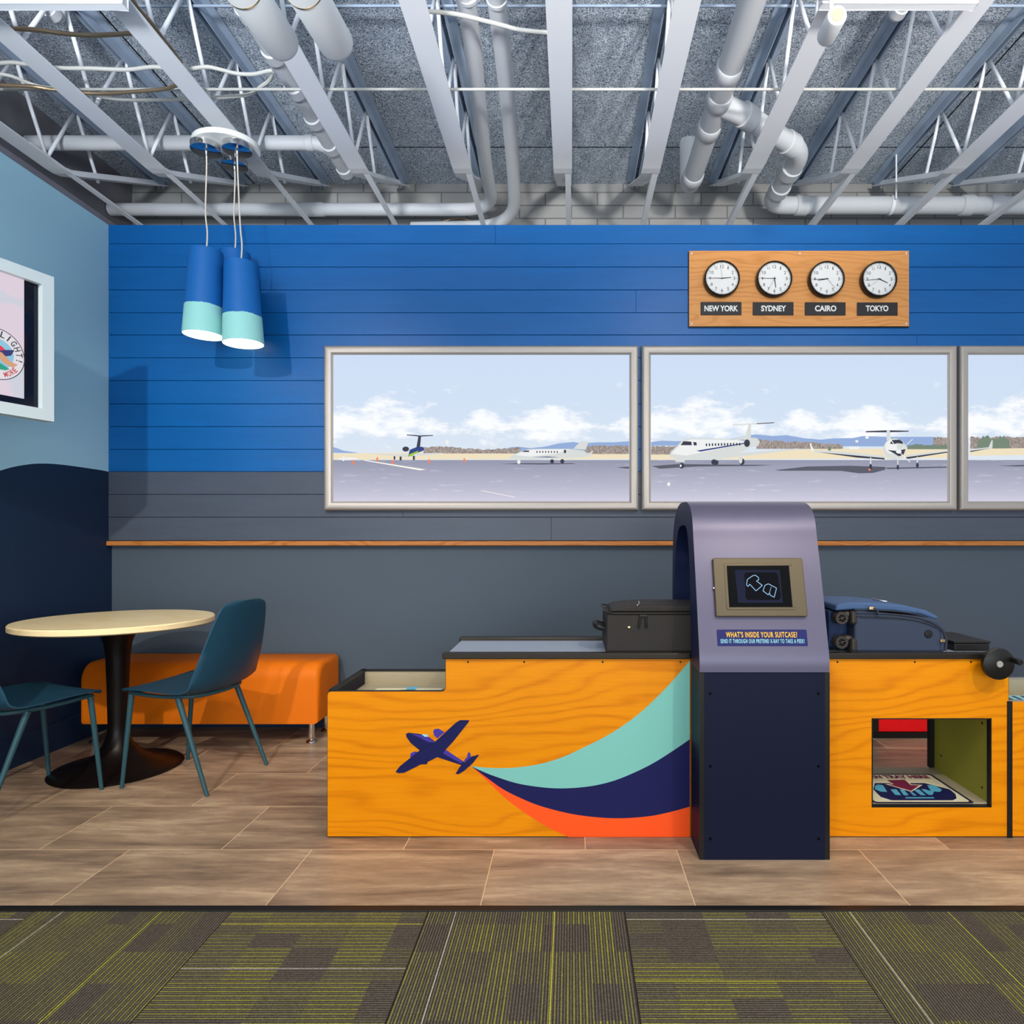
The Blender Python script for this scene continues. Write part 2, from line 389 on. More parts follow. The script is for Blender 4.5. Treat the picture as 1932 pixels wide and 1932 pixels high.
# left wall: light blue above, navy wave below
wv = [(-80, 905), (-30, 897), (0, 888), (25, 881), (55, 876), (80, 874.5), (110, 876), (150, 881), (190, 887), (205, 890)]
def wl(x, y):
    D = -XL*F/(CX-x); return (XL, D, H-(y-CY)/F*D)
top = [wl(x, y) for x, y in smooth_path([(x, y, 0) for x, y in wv], 4) for _ in (0,)] if False else [wl(p.x, p.y) for p in smooth_path([(x, y, 0) for x, y in wv], 4)]
mb = MB(); Y0 = 1.0
pts = [(XL, Y0, 1.49)]+top+[(XL, DW, top[-1][2])]
for a, b in zip(pts[:-1], pts[1:]):
    mb.quad((XL, a[1], 0), (XL, b[1], 0), b, a, 1)
    mb.quad(a, b, (XL, b[1], ZTOP), (XL, a[1], ZTOP), 0)
mb.box(XL-.12, XL-.001, Y0, DW+.1, 0, ZTOP, 0)
struct(mb, 'wall_left', [M['wall_light'], M['wall_navy']])
struct(MB().box(XL, XL+.012, Y0, DW, 0, .15), 'baseboard_left', M['wall_navy'], bevel=.003)
struct(MB().box(XL-.13, XL+.004, Y0, DW+.1, ZTOP, ZTOP+.03), 'trim_2', M['drywall'])
# back wall: flat below the rail, tongue and groove boards above
mb = MB(); mb.box(XL-.12, 4.6, DW, DW+.1, 0, ZTOP-.01)
struct(mb, 'wall_back', M['wall_grey'])
struct(MB().box(XL, 4.6, DW-.012, DW, 0, .1), 'baseboard_back', M['wall_navy'], bevel=.003)
mb = MB(); step = 43.0/F*DS; z = 1.124; k = 0
zs = [1.124]+[H-(y-CY)/F*DS for y in (976, 933, 890, 848, 805, 762, 718, 675, 632, 590, 547, 504, 460, 424)]
joints = {1: [1040], 2: [760], 5: [1010], 9: [1730], 11: [1200], 14: [935]}
for i in range(14):
    xs = sorted([XL]+[(j-CX)/F*DS for j in joints.get(i+1, [])]+[4.6])
    for a, b in zip(xs[:-1], xs[1:]):
        off = random.uniform(0, .0012)
        mb.box(a+(.0002 if a > XL else 0), b-.0002, DS-off, DW-.001, zs[i]+.0014, zs[i+1]-.0010, 1 if i < 3 else 0)
mb.box(XL, 4.6, DS+.012, DW, 1.12, ZTOP-.01, 2)
struct(mb, 'wall_back_boards', [M['ship_blue'], M['ship_grey'], M['gap']], bevel=.0015, seg=1)
struct(MB().box(XL, 4.6, DS-.022, DW-.001, 1.094, 1.122), 'trim_3', M['rail_wood'], bevel=.005)
struct(MB().box(-3.6, 4.6, DB, DB+.1, 1.5, ZC), 'wall_block', M['block'])
struct(MB().box(-3.5, -3.38, .6, DB, 2.6, ZC), 'wall_far_left', M['drywall'])
ce = struct(MB().box(-3.6, 4.6, -2.4-3.4, DB+.1-3.4, 0, .08), 'ceiling', M['fibre']); ce.location = (0, 3.4, ZC)

# ---------------------------------------------------------------- bar joists
ZB = H+2.23                                                     # underside of the bottom chord
def make_joist():
    t = thing('bar_joist', 'white open web steel roof joist', 'joist')
    mb = MB(); hw = .056
    pth = [(-.5, 0), (4.0, 0), (4.06, .004), (4.12, .018), (4.18, .045), (5.02, .435)]
    for (a, za), (b, zb) in zip(pth[:-1], pth[1:]):
        for s0, s1, t0, t1 in ((-hw, hw, 0, .006), (-.012, .012, .006, .04)):
            v = [(s0, a, ZB+za+t0), (s1, a, ZB+za+t0), (s1, b, ZB+zb+t0), (s0, b, ZB+zb+t0),
                 (s0, a, ZB+za+t1), (s1, a, ZB+za+t1), (s1, b, ZB+zb+t1), (s0, b, ZB+zb+t1)]
            mb.add(v, [(0, 1, 2, 3), (4, 7, 6, 5), (0, 4, 5, 1), (2, 6, 7, 3), (0, 3, 7, 4), (1, 5, 6, 2)])
    mb.build('bottom_chord', M['white_steel'], t)
    mb = MB(); zt = ZC-.004
    for sx in (-1, 1):
        mb.box(min(sx*.012, sx*.06), max(sx*.012, sx*.06), -.5, 5.05, zt-.008, zt)
        mb.box(min(sx*.012, sx*.018), max(sx*.012, sx*.018), -.5, 5.05, zt-.06, zt-.008)
    mb.build('top_chord', M['grey_steel'], t)
    mb = MB(); mb.box(.014, .05, 3.8, DB-.02, ZB+.006, ZB+.012); mb.box(.014, .02, 3.8, DB-.02, ZB+.012, ZB+.04)
    mb.build('chord_extension', M['white_steel'], t)
    y = 4.17; k = 0
    while y > 1.4:
        for d in (.23, -.23):
            if y == 4.17 and d > 0: q = (0, y+.2, ZB+.11)
            else: q = (0, y+d, ZB+.03)
            MB().tube([(.004*k, y+.012*(1 if d > 0 else -1), zt-.05), q], .0105, 8).build('web_rod', M['white_steel'], t)
        y -= .46; k ^= 1
    return t
jx = [-3.12, -2.51, -1.89, -1.29, -.661, -.052, .483, 1.10, 1.70, 2.327, 2.93, 3.5]
jl = ['white bar joist above the left partition, farthest left', 'white bar joist passing left of the pendant canopy, curving up at the block wall',
      'white bar joist carrying the round pendant canopy', 'white bar joist running beside the pipe with many couplings',
      'white bar joist just left of the twin bent conduits', 'white joist seen straight from below in the middle of the ceiling',
      'white bar joist between the middle joist and the white drain pipe', 'white bar joist passing behind the cylindrical spotlight',
      'white bar joist at the right end of the track rail', 'white bar joist at the upper right, over the horizontal drain pipe',
      'white bar joist at the top right corner', 'white bar joist beyond the right corner']
proto = make_joist()
for i, x in enumerate(jx[:11]):
    o = proto if i == 0 else copy_tree(proto)
    o.location = (x, 0, 0); o['label'] = jl[i]; o['group'] = 'open web roof joists'

# bridging rods, cables, conduits
def strand(name, label, cat, pts, r, m, group=None, k=5, n=8, smooth=True):
    return tag(MB().tube(smooth_path(pts, k) if smooth else pts, r, n).build(name, m), label, cat, group)
strand('bridging_rod', 'long thin ribbed white rod crossing all the joists', 'rod', [(-3.37, 3.36, H+2.275), (4.5, 3.36, H+2.275)], .007, M['cable'], 'bridging rods', smooth=False)
strand('bridging_rod', 'thin rod crossing the joists near the top edge, above the spotlight', 'rod', [(-3.37, 3.3, H+2.65), (4.5, 3.3, H+2.65)], .0065, M['grey_steel'], 'bridging rods', smooth=False)
Z1 = 2.927
def zc(pts, zp=2.3): return [PH(x/Z1, y/Z1, zp) for x, y in pts]
strand('electrical_cable', 'grey cable looping across the two left joists and turning back by the coupled pipe', 'cable',
       zc([(-40, 352), (60, 345), (130, 352), (330, 375), (500, 378), (700, 385), (850, 370), (1000, 385), (1130, 370), (1200, 380), (1300, 405), (1400, 410), (1500, 392), (1490, 440), (1440, 480), (1380, 520), (1250, 535), (1000, 548), (800, 553), (650, 548), (520, 525)]), .009, M['cable'])
strand('flexible_conduit', 'ribbed metal conduit from the top left edge to the canopy joist', 'conduit', zc([(-20, 150), (60, 158), (200, 165), (350, 185), (500, 195), (600, 192), (735, 183)]), .010, M['bx'], 'flexible metal conduits')
strand('flexible_conduit', 'brown ribbed metal conduit tied along the bridging rod at left', 'conduit', zc([(-20, 468), (180, 478), (270, 492), (450, 512), (600, 516), (800, 502), (920, 490), (975, 470)], 2.25), .009, M['bx'], 'flexible metal conduits')
strand('flexible_conduit', 'dark ribbed conduit running along the canopy joist', 'conduit', zc([(715, -20), (770, 55), (830, 120), (900, 215), (950, 275), (1000, 345)], 2.26), .009, M['bx'], 'flexible metal conduits')
strand('electrical_cable', 'grey cable sagging at the left edge under the roof boards', 'cable', zc([(-30, 405), (60, 420), (150, 455), (230, 480), (300, 490)], 2.3), .008, M['cable'])
strand('electrical_cable', 'grey cable from the conduit joist to the middle joist', 'cable',
       [PH(640+x/Z1, y/Z1, 2.32) for x, y in [(480, 62), (600, 72), (700, 90), (900, 140), (1000, 165), (1150, 180)]], .009, M['cable'])
strand('flexible_conduit', 'brown conduit arching just above the blue boards beside the conduit bends', 'conduit',
       [P(640+x/Z1, y/Z1, d) for x, y, d in [(480, 1275, DB+.01), (540, 1238, 4.98), (600, 1216, 4.97), (660, 1208, 4.97), (720, 1218, 4.98), (800, 1262, DB+.01)]], .008, M['bx'], 'flexible metal conduits')

# pipes
def pipe(name, label, pts, r, rings=(), fil=.12, mt='pipe', ringr=1.12, group=None):
    t = thing(name, label, 'pipe', tuple(pts[0]), group)
    MB().tube(bend(pts, fil, 8), r, 24).build('pipe_run', M[mt], t)
    for p, d, l in rings:
        d = Vector(d).normalized(); p = Vector(p)
        MB().tube([p-d*l/2, p-d*l*.42, p+d*l*.42, p+d*l/2], [r*1.04, r*ringr, r*ringr, r*1.04], 24).build('coupling', M[mt], t)
    return t
zq = H+2.4
pipe('conduit_pipe', 'grey pipe low along the block wall at left, bending forward beside the joist', [(-3.37, 4.84, zq), (-.56, 4.84, zq), (-.56, 4.35, zq), (-.459, 2.9, zq), (-.44, .6, zq)], .043,
     [((-1.9, 4.84, zq), (1, 0, 0), .2), ((-.458, 2.93, zq), (0, 1, 0), .02)], .42)
pipe('conduit_pipe', 'grey pipe coming forward in the middle, the right one of the bent pair', [(-1.2, 4.98, H+2.33), (-.42, 4.95, H+2.33), (-.375, 4.3, zq), (-.344, 3.5, zq), (-.331, 2.9, zq), (-.31, .6, zq)], .043,
     [((-.332, 2.95, zq), (0, 1, 0), .02)], .36)
pipe('drain_pipe', 'grey pipe behind the pendant canopy, ending at the coupled pipe', [(-3.37, 4.11, H+2.45), (-1.56, 4.11, H+2.45), (-1.476, 4.18, H+2.43)], .042, [((-1.62, 4.11, H+2.45), (1, 0, 0), .05)], .1)
xs_ = -1.476
pipe('drain_pipe', 'white pipe jointed by many close couplings beside a joist', [(xs_, .6, zq), (xs_, 4.35, zq)], .042,
     [((xs_, 1.2+.26*i, zq), (0, 1, 0), .07) for i in range(13)], ringr=1.2)
X = .807
t = pipe('drain_pipe', 'big white drain pipe with a side branch, turned up at its far end', [(X, .5, zq), (X, 4.55, zq), (X, 4.55, ZC)], .062,
         [((X, d, zq), (0, 1, 0), .09) for d in (3.40, 3.62, 3.88, 4.40)], .1)
b = bend([(X, 3.66, zq), (.98, 3.76, zq), (1.44, 4.12, zq), (1.42, 4.78, zq), (4.5, 4.78, zq)], .13, 8)
MB().tube(b, .060, 24).build('branch_pipe', M['pipe'], t)
for p, d in (((1.0, 3.775, zq), (1, .78, 0)), ((1.33, 4.035, zq), (1, .78, 0)), ((1.43, 4.32, zq), (0, 1, 0)), ((1.43, 4.55, zq), (0, 1, 0)), ((1.66, 4.78, zq), (1, 0, 0)), ((2.85, 4.78, zq), (1, 0, 0)), ((3.05, 4.78, zq), (1, 0, 0))):
    d = Vector(d).normalized(); p = Vector(p); MB().tube([p-d*.045, p-d*.04, p+d*.04, p+d*.045], [.062, .069, .069, .062], 24).build('coupling', M['pipe'], t)
mb = MB(); mb.tube([(2.3, 4.69, zq-.0), (2.3, 4.69, ZC)], .006, 8); mb.lathe([(.066, -.012), (.066, .012)], (2.3, 4.78, zq), 'X', 24)
mb.build('hanger', M['white_steel'], t)
for x, y, lb in ((112, 38, 'small white elbow fitting near the top left corner'), (1688, 35, 'small white elbow fitting right of the spotlight')):
    a = Vector(PH(x, y, 2.55)); t = thing('pipe_elbow', lb, 'pipe fitting', tuple(a))
    MB().tube(bend([a+Vector((0, -.9, 0)), a, a+Vector((0, 0, .17))], .04), .028, 20).build('pipe_run', M['pipe'], t)
    MB().tube([a+Vector((0, -.07, 0)), a+Vector((0, -.03, 0))], .037, 20).build('coupling', M['pipe'], t)

# track rails and the cylindrical spot
yr = 2.72
for x0, x1, lb in ((-3.3, -1.83, 'white track rail at the top left corner ending at the canopy joist'), (1.02, 1.66, 'white track rail at the top right between two joists')):
    t = thing('track_rail', lb, 'track rail', (x0, yr, ZB), 'ceiling track rails')
    mb = MB(); mb.box(x0, x1, yr-.02, yr-.016, ZB-.05, ZB-.004); mb.box(x0, x1, yr+.016, yr+.02, ZB-.05, ZB-.004); mb.box(x0, x1, yr-.02, yr+.02, ZB-.05, ZB-.046)
    mb.build('rail_body', M['white_steel'], t, bevel=.001)
    for xx in (x0+.05, x1-.03): MB().box(xx-.015, xx+.015, yr-.03, yr+.03, ZB-.03, ZB-.001).build('clip', M['white_paint'], t)
t = thing('spotlight', 'white cylindrical spotlight head hanging from the track rail', 'spotlight', (1.02, 2.6, H+2.0))
a = Vector((1.005, 2.50, H+1.975)); b = Vector((1.012, 2.635, H+1.99)); d = (b-a).normalized()
MB().tube([a, a+d*.004, a+d*.01, b-d*.01, b], [.028, .035, .037, .037, .034], 28).build('lamp_body', M['white_paint'], t)
MB().tube([a-d*.002, a+d*.002], [.022, .026], 28).build('end_cap', mat('cap_warm', rgb(176, 156, 130), .5), t)
MB().tube([(1.01, 2.57, H+2.02), (1.01, 2.59, H+2.19)], .008, 10).build('stem', M['white_paint'], t)
MB().box(.985, 1.035, 2.565, 2.655, H+2.15, H+2.18).build('mount', M['white_paint'], t, bevel=.003)

for xa, xb, lb in ((-1.175, -1.165, 'large white cylinder spotlight at the top, left one of the pair'), (-.958, -.945, 'large white cylinder spotlight at the top with a brass ring, right one of the pair')):
    t = thing('spotlight', lb, 'spotlight', (xb, 2.55, H+2.0), 'large cylinder spotlights')
    a = Vector((xa, 2.31, H+1.96)); b = Vector((xb, 2.70, H+1.995)); d = (b-a).normalized(); r = .070
    MB().tube([a, a+d*.004, a+d*.012]+[b-d*(.045*(1-math.sin(q*PI/12))) for q in range(7)], [r-.008, r-.003, r]+[max(.02, r-.05*(1-math.cos(q*PI/12))) for q in range(7)], 36).build('lamp_body', M['white_paint'], t)
    MB().tube([a+d*.055, a+d*.060], r+.0015, 36).build('ring', M['brass'], t)
    MB().tube([a-d*.003, a+d*.003], r-.016, 30).build('end_cap', M['rail'], t)
    MB().tube([(xb, 2.55, H+2.04), (xb, 2.55, H+2.2)], .014, 14).build('stem', M['white_paint'], t)
    MB().box(xb-.09, xb+.09, 2.51, 2.59, H+2.19, H+2.229).build('mount', M['white_paint'], t, bevel=.004)

# ---------------------------------------------------------------- pendant lamps
ZPL = H+2.147
t = thing('pendant_canopy', 'white oval canopy plate with three chrome discs under the joist', 'ceiling plate', (-1.9, 3.67, ZPL))
mb = MB()
el = [(-1.905+.175*math.cos(a*PI/24), 3.66+.155*math.sin(a*PI/24)) for a in range(48)]
mb.prism(el, lambda u, v, q: (u, v, q), ZPL, ZPL+.03, smooth=True); mb.build('plate', M['plate_white'], t, bevel=.003)
spots = [(-1.995, 3.62, .079), (-1.826, 3.62, .075), (-1.917, 3.772, .07)]
for x, y, r in spots:
    MB().lathe([(0, 0), (r-.003, 0), (r, .002), (r, .034)], (x, y, ZPL-.034), n=36).build('chrome_disc', M['chrome'], t)
lamps = [(0, -1.995, 3.62, 2.246, .458, 1.8, 'blue and mint pendant shade, left of the cluster'),
         (1, -1.806, 3.62, 2.200, .437, -1.8, 'blue and mint pendant shade, lowest at the right front of the cluster'),
         (2, -1.949, 3.835, 2.33, .458, 0, 'blue pendant shade mostly hidden behind the two front ones')]
for k, x, y, zb, hh, tilt, lb in lamps:
    t = thing('pendant_lamp', lb, 'pendant lamp', (x, y, zb), 'three clustered pendant lamps')
    rb, rt = .105, .084
    def R(h): return rb+(rt-rb)*h/hh
    zm = hh*.335; n = 96
    # shade outer with wobbly dip line
    tops = [zm+.0016*math.sin(5*a*2*PI/n)+random.uniform(-.0012, .0012) for a in range(n)]
    mi = MB(); v = []
    for a in range(n):
        c, s_ = math.cos(a*2*PI/n), math.sin(a*2*PI/n)
        v.append((x+rb*c, y+rb*s_, zb)); v.append((x+R(tops[a])*c, y+R(tops[a])*s_, zb+tops[a]))
    mi.add(v, [(2*a, 2*((a+1) % n), 2*((a+1) % n)+1, 2*a+1) for a in range(n)], 0, True)
    mi.lathe([(rb, 0), (rb-.003, 0)], (x, y, zb), n=n)
    mu = MB(); v = []
    for a in range(n):
        c, s_ = math.cos(a*2*PI/n), math.sin(a*2*PI/n)
        v.append((x+R(tops[a])*c, y+R(tops[a])*s_, zb+tops[a])); v.append((x+rt*c, y+rt*s_, zb+hh))
    mu.add(v, [(2*a, 2*((a+1) % n), 2*((a+1) % n)+1, 2*a+1) for a in range(n)], 0, True)
    mu.lathe([(rt, hh), (.006, hh+.002)], (x, y, zb), n=n)
    objs = [mu.build('upper_shade', M['shade_blue'], t), mi.build('lower_shade', M['shade_mint'], t)]
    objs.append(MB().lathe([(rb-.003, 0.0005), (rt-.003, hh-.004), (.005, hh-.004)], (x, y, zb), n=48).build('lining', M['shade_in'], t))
    objs.append(MB().lathe([(.001, -.05), (.02, -.045), (.03, -.02), (.026, .01), (.014, .04), (.014, .07)], (x, y, zb+.2), n=20).build('bulb', M['bulb'], t))
    tr = Matrix.Rotation(math.radians(tilt), 4, 'Y')
    top = Vector((x, y, zb+hh)); tp = tr @ Vector((0, 0, hh))
    for o in objs:
        o.data.transform(Matrix.Translation((-tp.x, 0, 0)) @ tr)
    sx, sy, _ = spots[k]
    MB().tube(smooth_path([(x, y, zb+hh-.005), (x+.006, y, zb+hh+.10), (x-.004, y, zb+hh+.22), (sx+.002, sy, ZPL-.12), (sx, sy, ZPL-.035)], 6), .004, 8).build('cord', mat('cord_%d' % k, rgb(215, 205, 190), .5), t)
    MB().tube([(sx, sy, ZPL-.06), (sx, sy, ZPL-.034)], .008, 12).build('cord_grip', M['chrome'], t)

# ---------------------------------------------------------------- lightbox photographs
def em(name, c, s=1.0): return mat('print_'+name, (0.02, .02, .02, 1), .8, spec=.04, emit=c, es=s)
def sky_mat():
    m = mat('print_sky', (.02, .02, .02, 1), .8, spec=.04, emit=(1, 1, 1, 1), es=1.0); g = NT(m); tc = g.n('ShaderNodeTexCoord').outputs['Object']
    s = g.n('ShaderNodeSeparateXYZ'); g.l(tc, s.inputs[0]); zz = g.math('MULTIPLY', g.math('SUBTRACT', s.outputs['Z'], .30), 1.56)
    n = g.noise(tc, 3.2, 6, .6, (1, 1, 2.6), (1.3, 0, .4)); n2 = g.noise(tc, 9, 5, .6, (1, 1, 2.2))
    band = g.math('SUBTRACT', .18, g.math('ABSOLUTE', g.math('SUBTRACT', zz, .34)))
    f = g.math('ADD', g.math('ADD', n, g.math('MULTIPLY', n2, .25)), g.math('MULTIPLY', band, .7))
    base = g.ramp(zz, [(0, rgb(222, 230, 240)), (.3, rgb(210, 225, 243)), (1, rgb(204, 220, 244))])
    c = g.mix(g.ramp(f, [(.64, (0, 0, 0)), (.78, (1, 1, 1))]), base, rgb(250, 252, 255))
    g.l(c, g.b.inputs['Emission Color']); return m
def tar_mat():
    m = mat('print_tarmac', (.02, .02, .02, 1), .8, spec=.04, emit=(1, 1, 1, 1), es=1.0); g = NT(m); tc = g.n('ShaderNodeTexCoord').outputs['Object']
    s = g.n('ShaderNodeSeparateXYZ'); g.l(tc, s.inputs[0]); zz = g.math('MULTIPLY', g.math('SUBTRACT', s.outputs['Z'], .05), 4.0)
    n = g.noise(tc, 10, 6, .7, (.5, 1, 5))
    c = g.ramp(zz, [(0, rgb(208, 206, 224)), (.35, rgb(184, 184, 204)), (1, rgb(146, 148, 170))])
    g.l(g.mix(g.ramp(n, [(.60, (0, 0, 0)), (.72, (.6, .6, .6))]), c, rgb(235, 235, 245)), g.b.inputs['Emission Color']); return m
PR = [sky_mat(), tar_mat(), em('field', rgb(238, 224, 192)), mat('print_trees', (.02, .02, .02, 1), .8, spec=.04, emit=rgb(120, 108, 104), es=1), em('hill', rgb(146, 172, 216)), em('white', rgb(238, 240, 240)),
      em('body', rgb(214, 218, 216)), em('dark', rgb(50, 52, 70)), em('blue', rgb(40, 60, 130)), em('green', rgb(150, 200, 40)), em('cone', rgb(240, 130, 90)), em('shadow', rgb(88, 88, 104)), em('pine', rgb(116, 134, 116)), em('line', rgb(250, 246, 236))]
SKY, TAR, FLD, TRE, HIL, WHT, BOD, DRK, BLU, GRN, CON, SHD, PIN, LIN = range(14)
g = NT(PR[TRE]); tc = g.n('ShaderNodeTexCoord').outputs['Object']
g.l(g.ramp(g.noise(tc, 60, 4, .7, (2.2, 1, 1)), [(.35, rgb(120, 106, 100)), (.65, rgb(186, 174, 168))]), g.b.inputs['Emission Color'])
DP = DS-.030
def lightbox(x0, y0, x1, y1, label, shapes, xlim=None):
    """outer frame edges in photo pixels on the wall; shapes: (material, [(x,y)..])"""
    A = P(x0, y1, DS-.045); B = P(x1, y0, DS-.045)
    t = thing('lightbox_picture', label, 'light box', ((A[0]+B[0])/2, DS, A[2]), 'backlit airfield pictures')
    fw = 17/F*DS; X0, X1, Z0, Z1_ = A[0], B[0], A[2], B[2]
    prof = [(0, DS-.001), (0, DS-.030)]+[(.018*(1-math.cos(q*PI/12)), DS-.030-.018*math.sin(q*PI/12)) for q in range(1, 7)]+[(fw-.014, DS-.045), (fw-.008, DS-.041), (fw-.006, DS-.036), (fw, DS-.032), (fw, DS-.012)]
    mb = MB(); v = []
    for q, yy in prof: v += [(X0+q, yy, Z0+q), (X1-q, yy, Z0+q), (X1-q, yy, Z1_-q), (X0+q, yy, Z1_-q)]
    fs = [(i*4+k, i*4+(k+1) % 4, (i+1)*4+(k+1) % 4, (i+1)*4+k) for i in range(len(prof)-1) for k in range(4)]
    mb.add(v, fs, 0, True); mb.build('frame', M['frame'], t, sharp=30)
    ix0, ix1, iz0, iz1 = X0+fw, X1-fw, Z0+fw, Z1_-fw
    hz = P(0, 868, DP)[2]
    mb = MB()
    mb.quad((ix0, DP, hz), (ix1, DP, hz), (ix1, DP, iz1), (ix0, DP, iz1), SKY)
    mb.quad((ix0, DP, iz0), (ix1, DP, iz0), (ix1, DP, hz), (ix0, DP, hz), TAR)
    for i, (m, pts) in enumerate(shapes):
        yy = DP-.00025*(i+1)*.5
        ps = []
        for px_, py_ in pts:
            q = P(px_, py_, DP); ps.append((min(max(q[0], ix0), ix1), yy, q[2]))
        mb.ngon(ps, m)
    mb.build('print', PR, t, recalc=False)
    return t
def ZA(pts): return [(600+x/3.116, 640+y/3.116) for x, y in pts]
def ZB_(pts): return [(1200+x/2.639, 640+y/2.639) for x, y in pts]
def ell(cx, cy, rx, ry, n=14): return [(cx+rx*math.cos(2*PI*k/n), cy+ry*math.sin(2*PI*k/n)) for k in range(n)]
def rc(x0, y0, x1, y1): return [(x0, y0), (x1, y0), (x1, y1), (x0, y1)]
def seg(x0, y0, x1, y1, w_=4):
    d = Vector((x1-x0, y1-y0)).normalized(); n = Vector((-d.y, d.x))*w_/2
    return [(x0+n.x, y0+n.y), (x1+n.x, y1+n.y), (x1-n.x, y1-n.y), (x0-n.x, y0-n.y)]
def rough(x0, x1, ytop, ybot, amp, st):
    p = [(x0, ybot)]; x = x0
    while x < x1: p.append((x, ytop(x)+random.uniform(-amp, amp))); x += st
    return p+[(x1, ytop(x1)), (x1, ybot)]
s1 = [(HIL, ZA([(82, 668), (82, 634), (110, 640), (150, 655), (210, 664), (240, 670)])),
      (HIL, ZA([(1080, 655), (1130, 635), (1180, 632), (1250, 640), (1330, 632), (1420, 612), (1500, 604), (1560, 612), (1640, 606), (1740, 606), (1828, 600), (1828, 660), (1080, 660)])),
      (FLD, ZA([(82, 672), (620, 664), (1828, 672), (1828, 705), (82, 708)])),
      (TRE, ZA(rough(620, 1190, lambda x: 640-8*math.sin(x/90), 672, 4, 12))), (TRE, ZA(rough(1570, 1828, lambda x: 628, 675, 5, 10))),
      (LIN, ZA([(260, 712), (290, 712), (635, 766), (600, 771)])),
      # dark tailed jet seen from behind
      (BOD, ZA([(280, 668), (440, 676), (560, 672), (735, 668), (735, 672), (560, 690), (500, 694), (300, 672)])),
      (DRK, ZA([(578, 640), (590, 572), (606, 570), (600, 640)])), (DRK, ZA([(522, 560), (600, 566), (676, 563), (676, 568), (600, 573), (522, 565)])),
      (BLU, ZA([(540, 650), (585, 632), (625, 640), (620, 655), (575, 672), (530, 690)])), (GRN, ZA([(530, 680), (590, 655), (588, 664), (545, 690)])),
      (DRK, ZA(ell(516, 646, 20, 15))), (BLU, ZA(ell(608, 644, 15, 12))),
      (DRK, ZA(rc(480, 690, 492, 712))), (DRK, ZA(rc(558, 686, 570, 710))), (DRK, ZA(rc(445, 688, 455, 708))),
      # white business jet
      (SHD, ZA([(1065, 733), (1200, 729), (1500, 729), (1515, 733), (1300, 737)])),
      (BOD, ZA([(1500, 645), (1545, 600), (1590, 600), (1575, 650)])),
      (BOD, ZA([(1125, 696), (1160, 674), (1210, 652), (1260, 645), (1480, 645), (1560, 655), (1580, 668), (1520, 685), (1440, 700), (1300, 708), (1180, 706), (1135, 702)])),
      (WHT, ZA([(1160, 682), (1215, 656), (1300, 648), (1480, 648), (1400, 672), (1250, 690)])),
      (DRK, ZA([(1195, 662), (1215, 654), (1242, 656), (1240, 664)])), (BLU, ZA([(1255, 694), (1480, 684), (1500, 688), (1400, 696)])),
      (DRK, ZA(ell(1452, 660, 7, 11))), (BOD, ZA([(1350, 690), (1600, 668), (1612, 655), (1618, 656), (1600, 690), (1480, 700)])),
      (DRK, ZA(ell(1376, 718, 12, 12))), (DRK, ZA(ell(1436, 718, 12, 13))), (WHT, ZA(ell(1181, 722, 10, 12))), (SHD, ZA([(1755, 753), (1828, 749), (1828, 762), (1790, 758)])),
      (WHT, ZA(ell(178, 704, 60, 8))), (WHT, ZA(rc(146, 688, 156, 716)))]
for wx in range(8): s1.append((DRK, ZA(rc(1284+wx*17, 658, 1291+wx*17, 668))))
for cx_, cy_ in ((209, 724), (440, 722), (655, 718), (861, 713), (350, 706)): s1.append((CON, ZA([(cx_-7, cy_+12), (cx_-4, cy_-12), (cx_+4, cy_-12), (cx_+7, cy_+12)])))
s1 += [(WHT, ZA(ell(760, 606, 10, 14))), (WHT, ZA(ell(1304, 598, 9, 14))), (LIN, ZA(seg(960, 890, 1160, 930, 3)))]
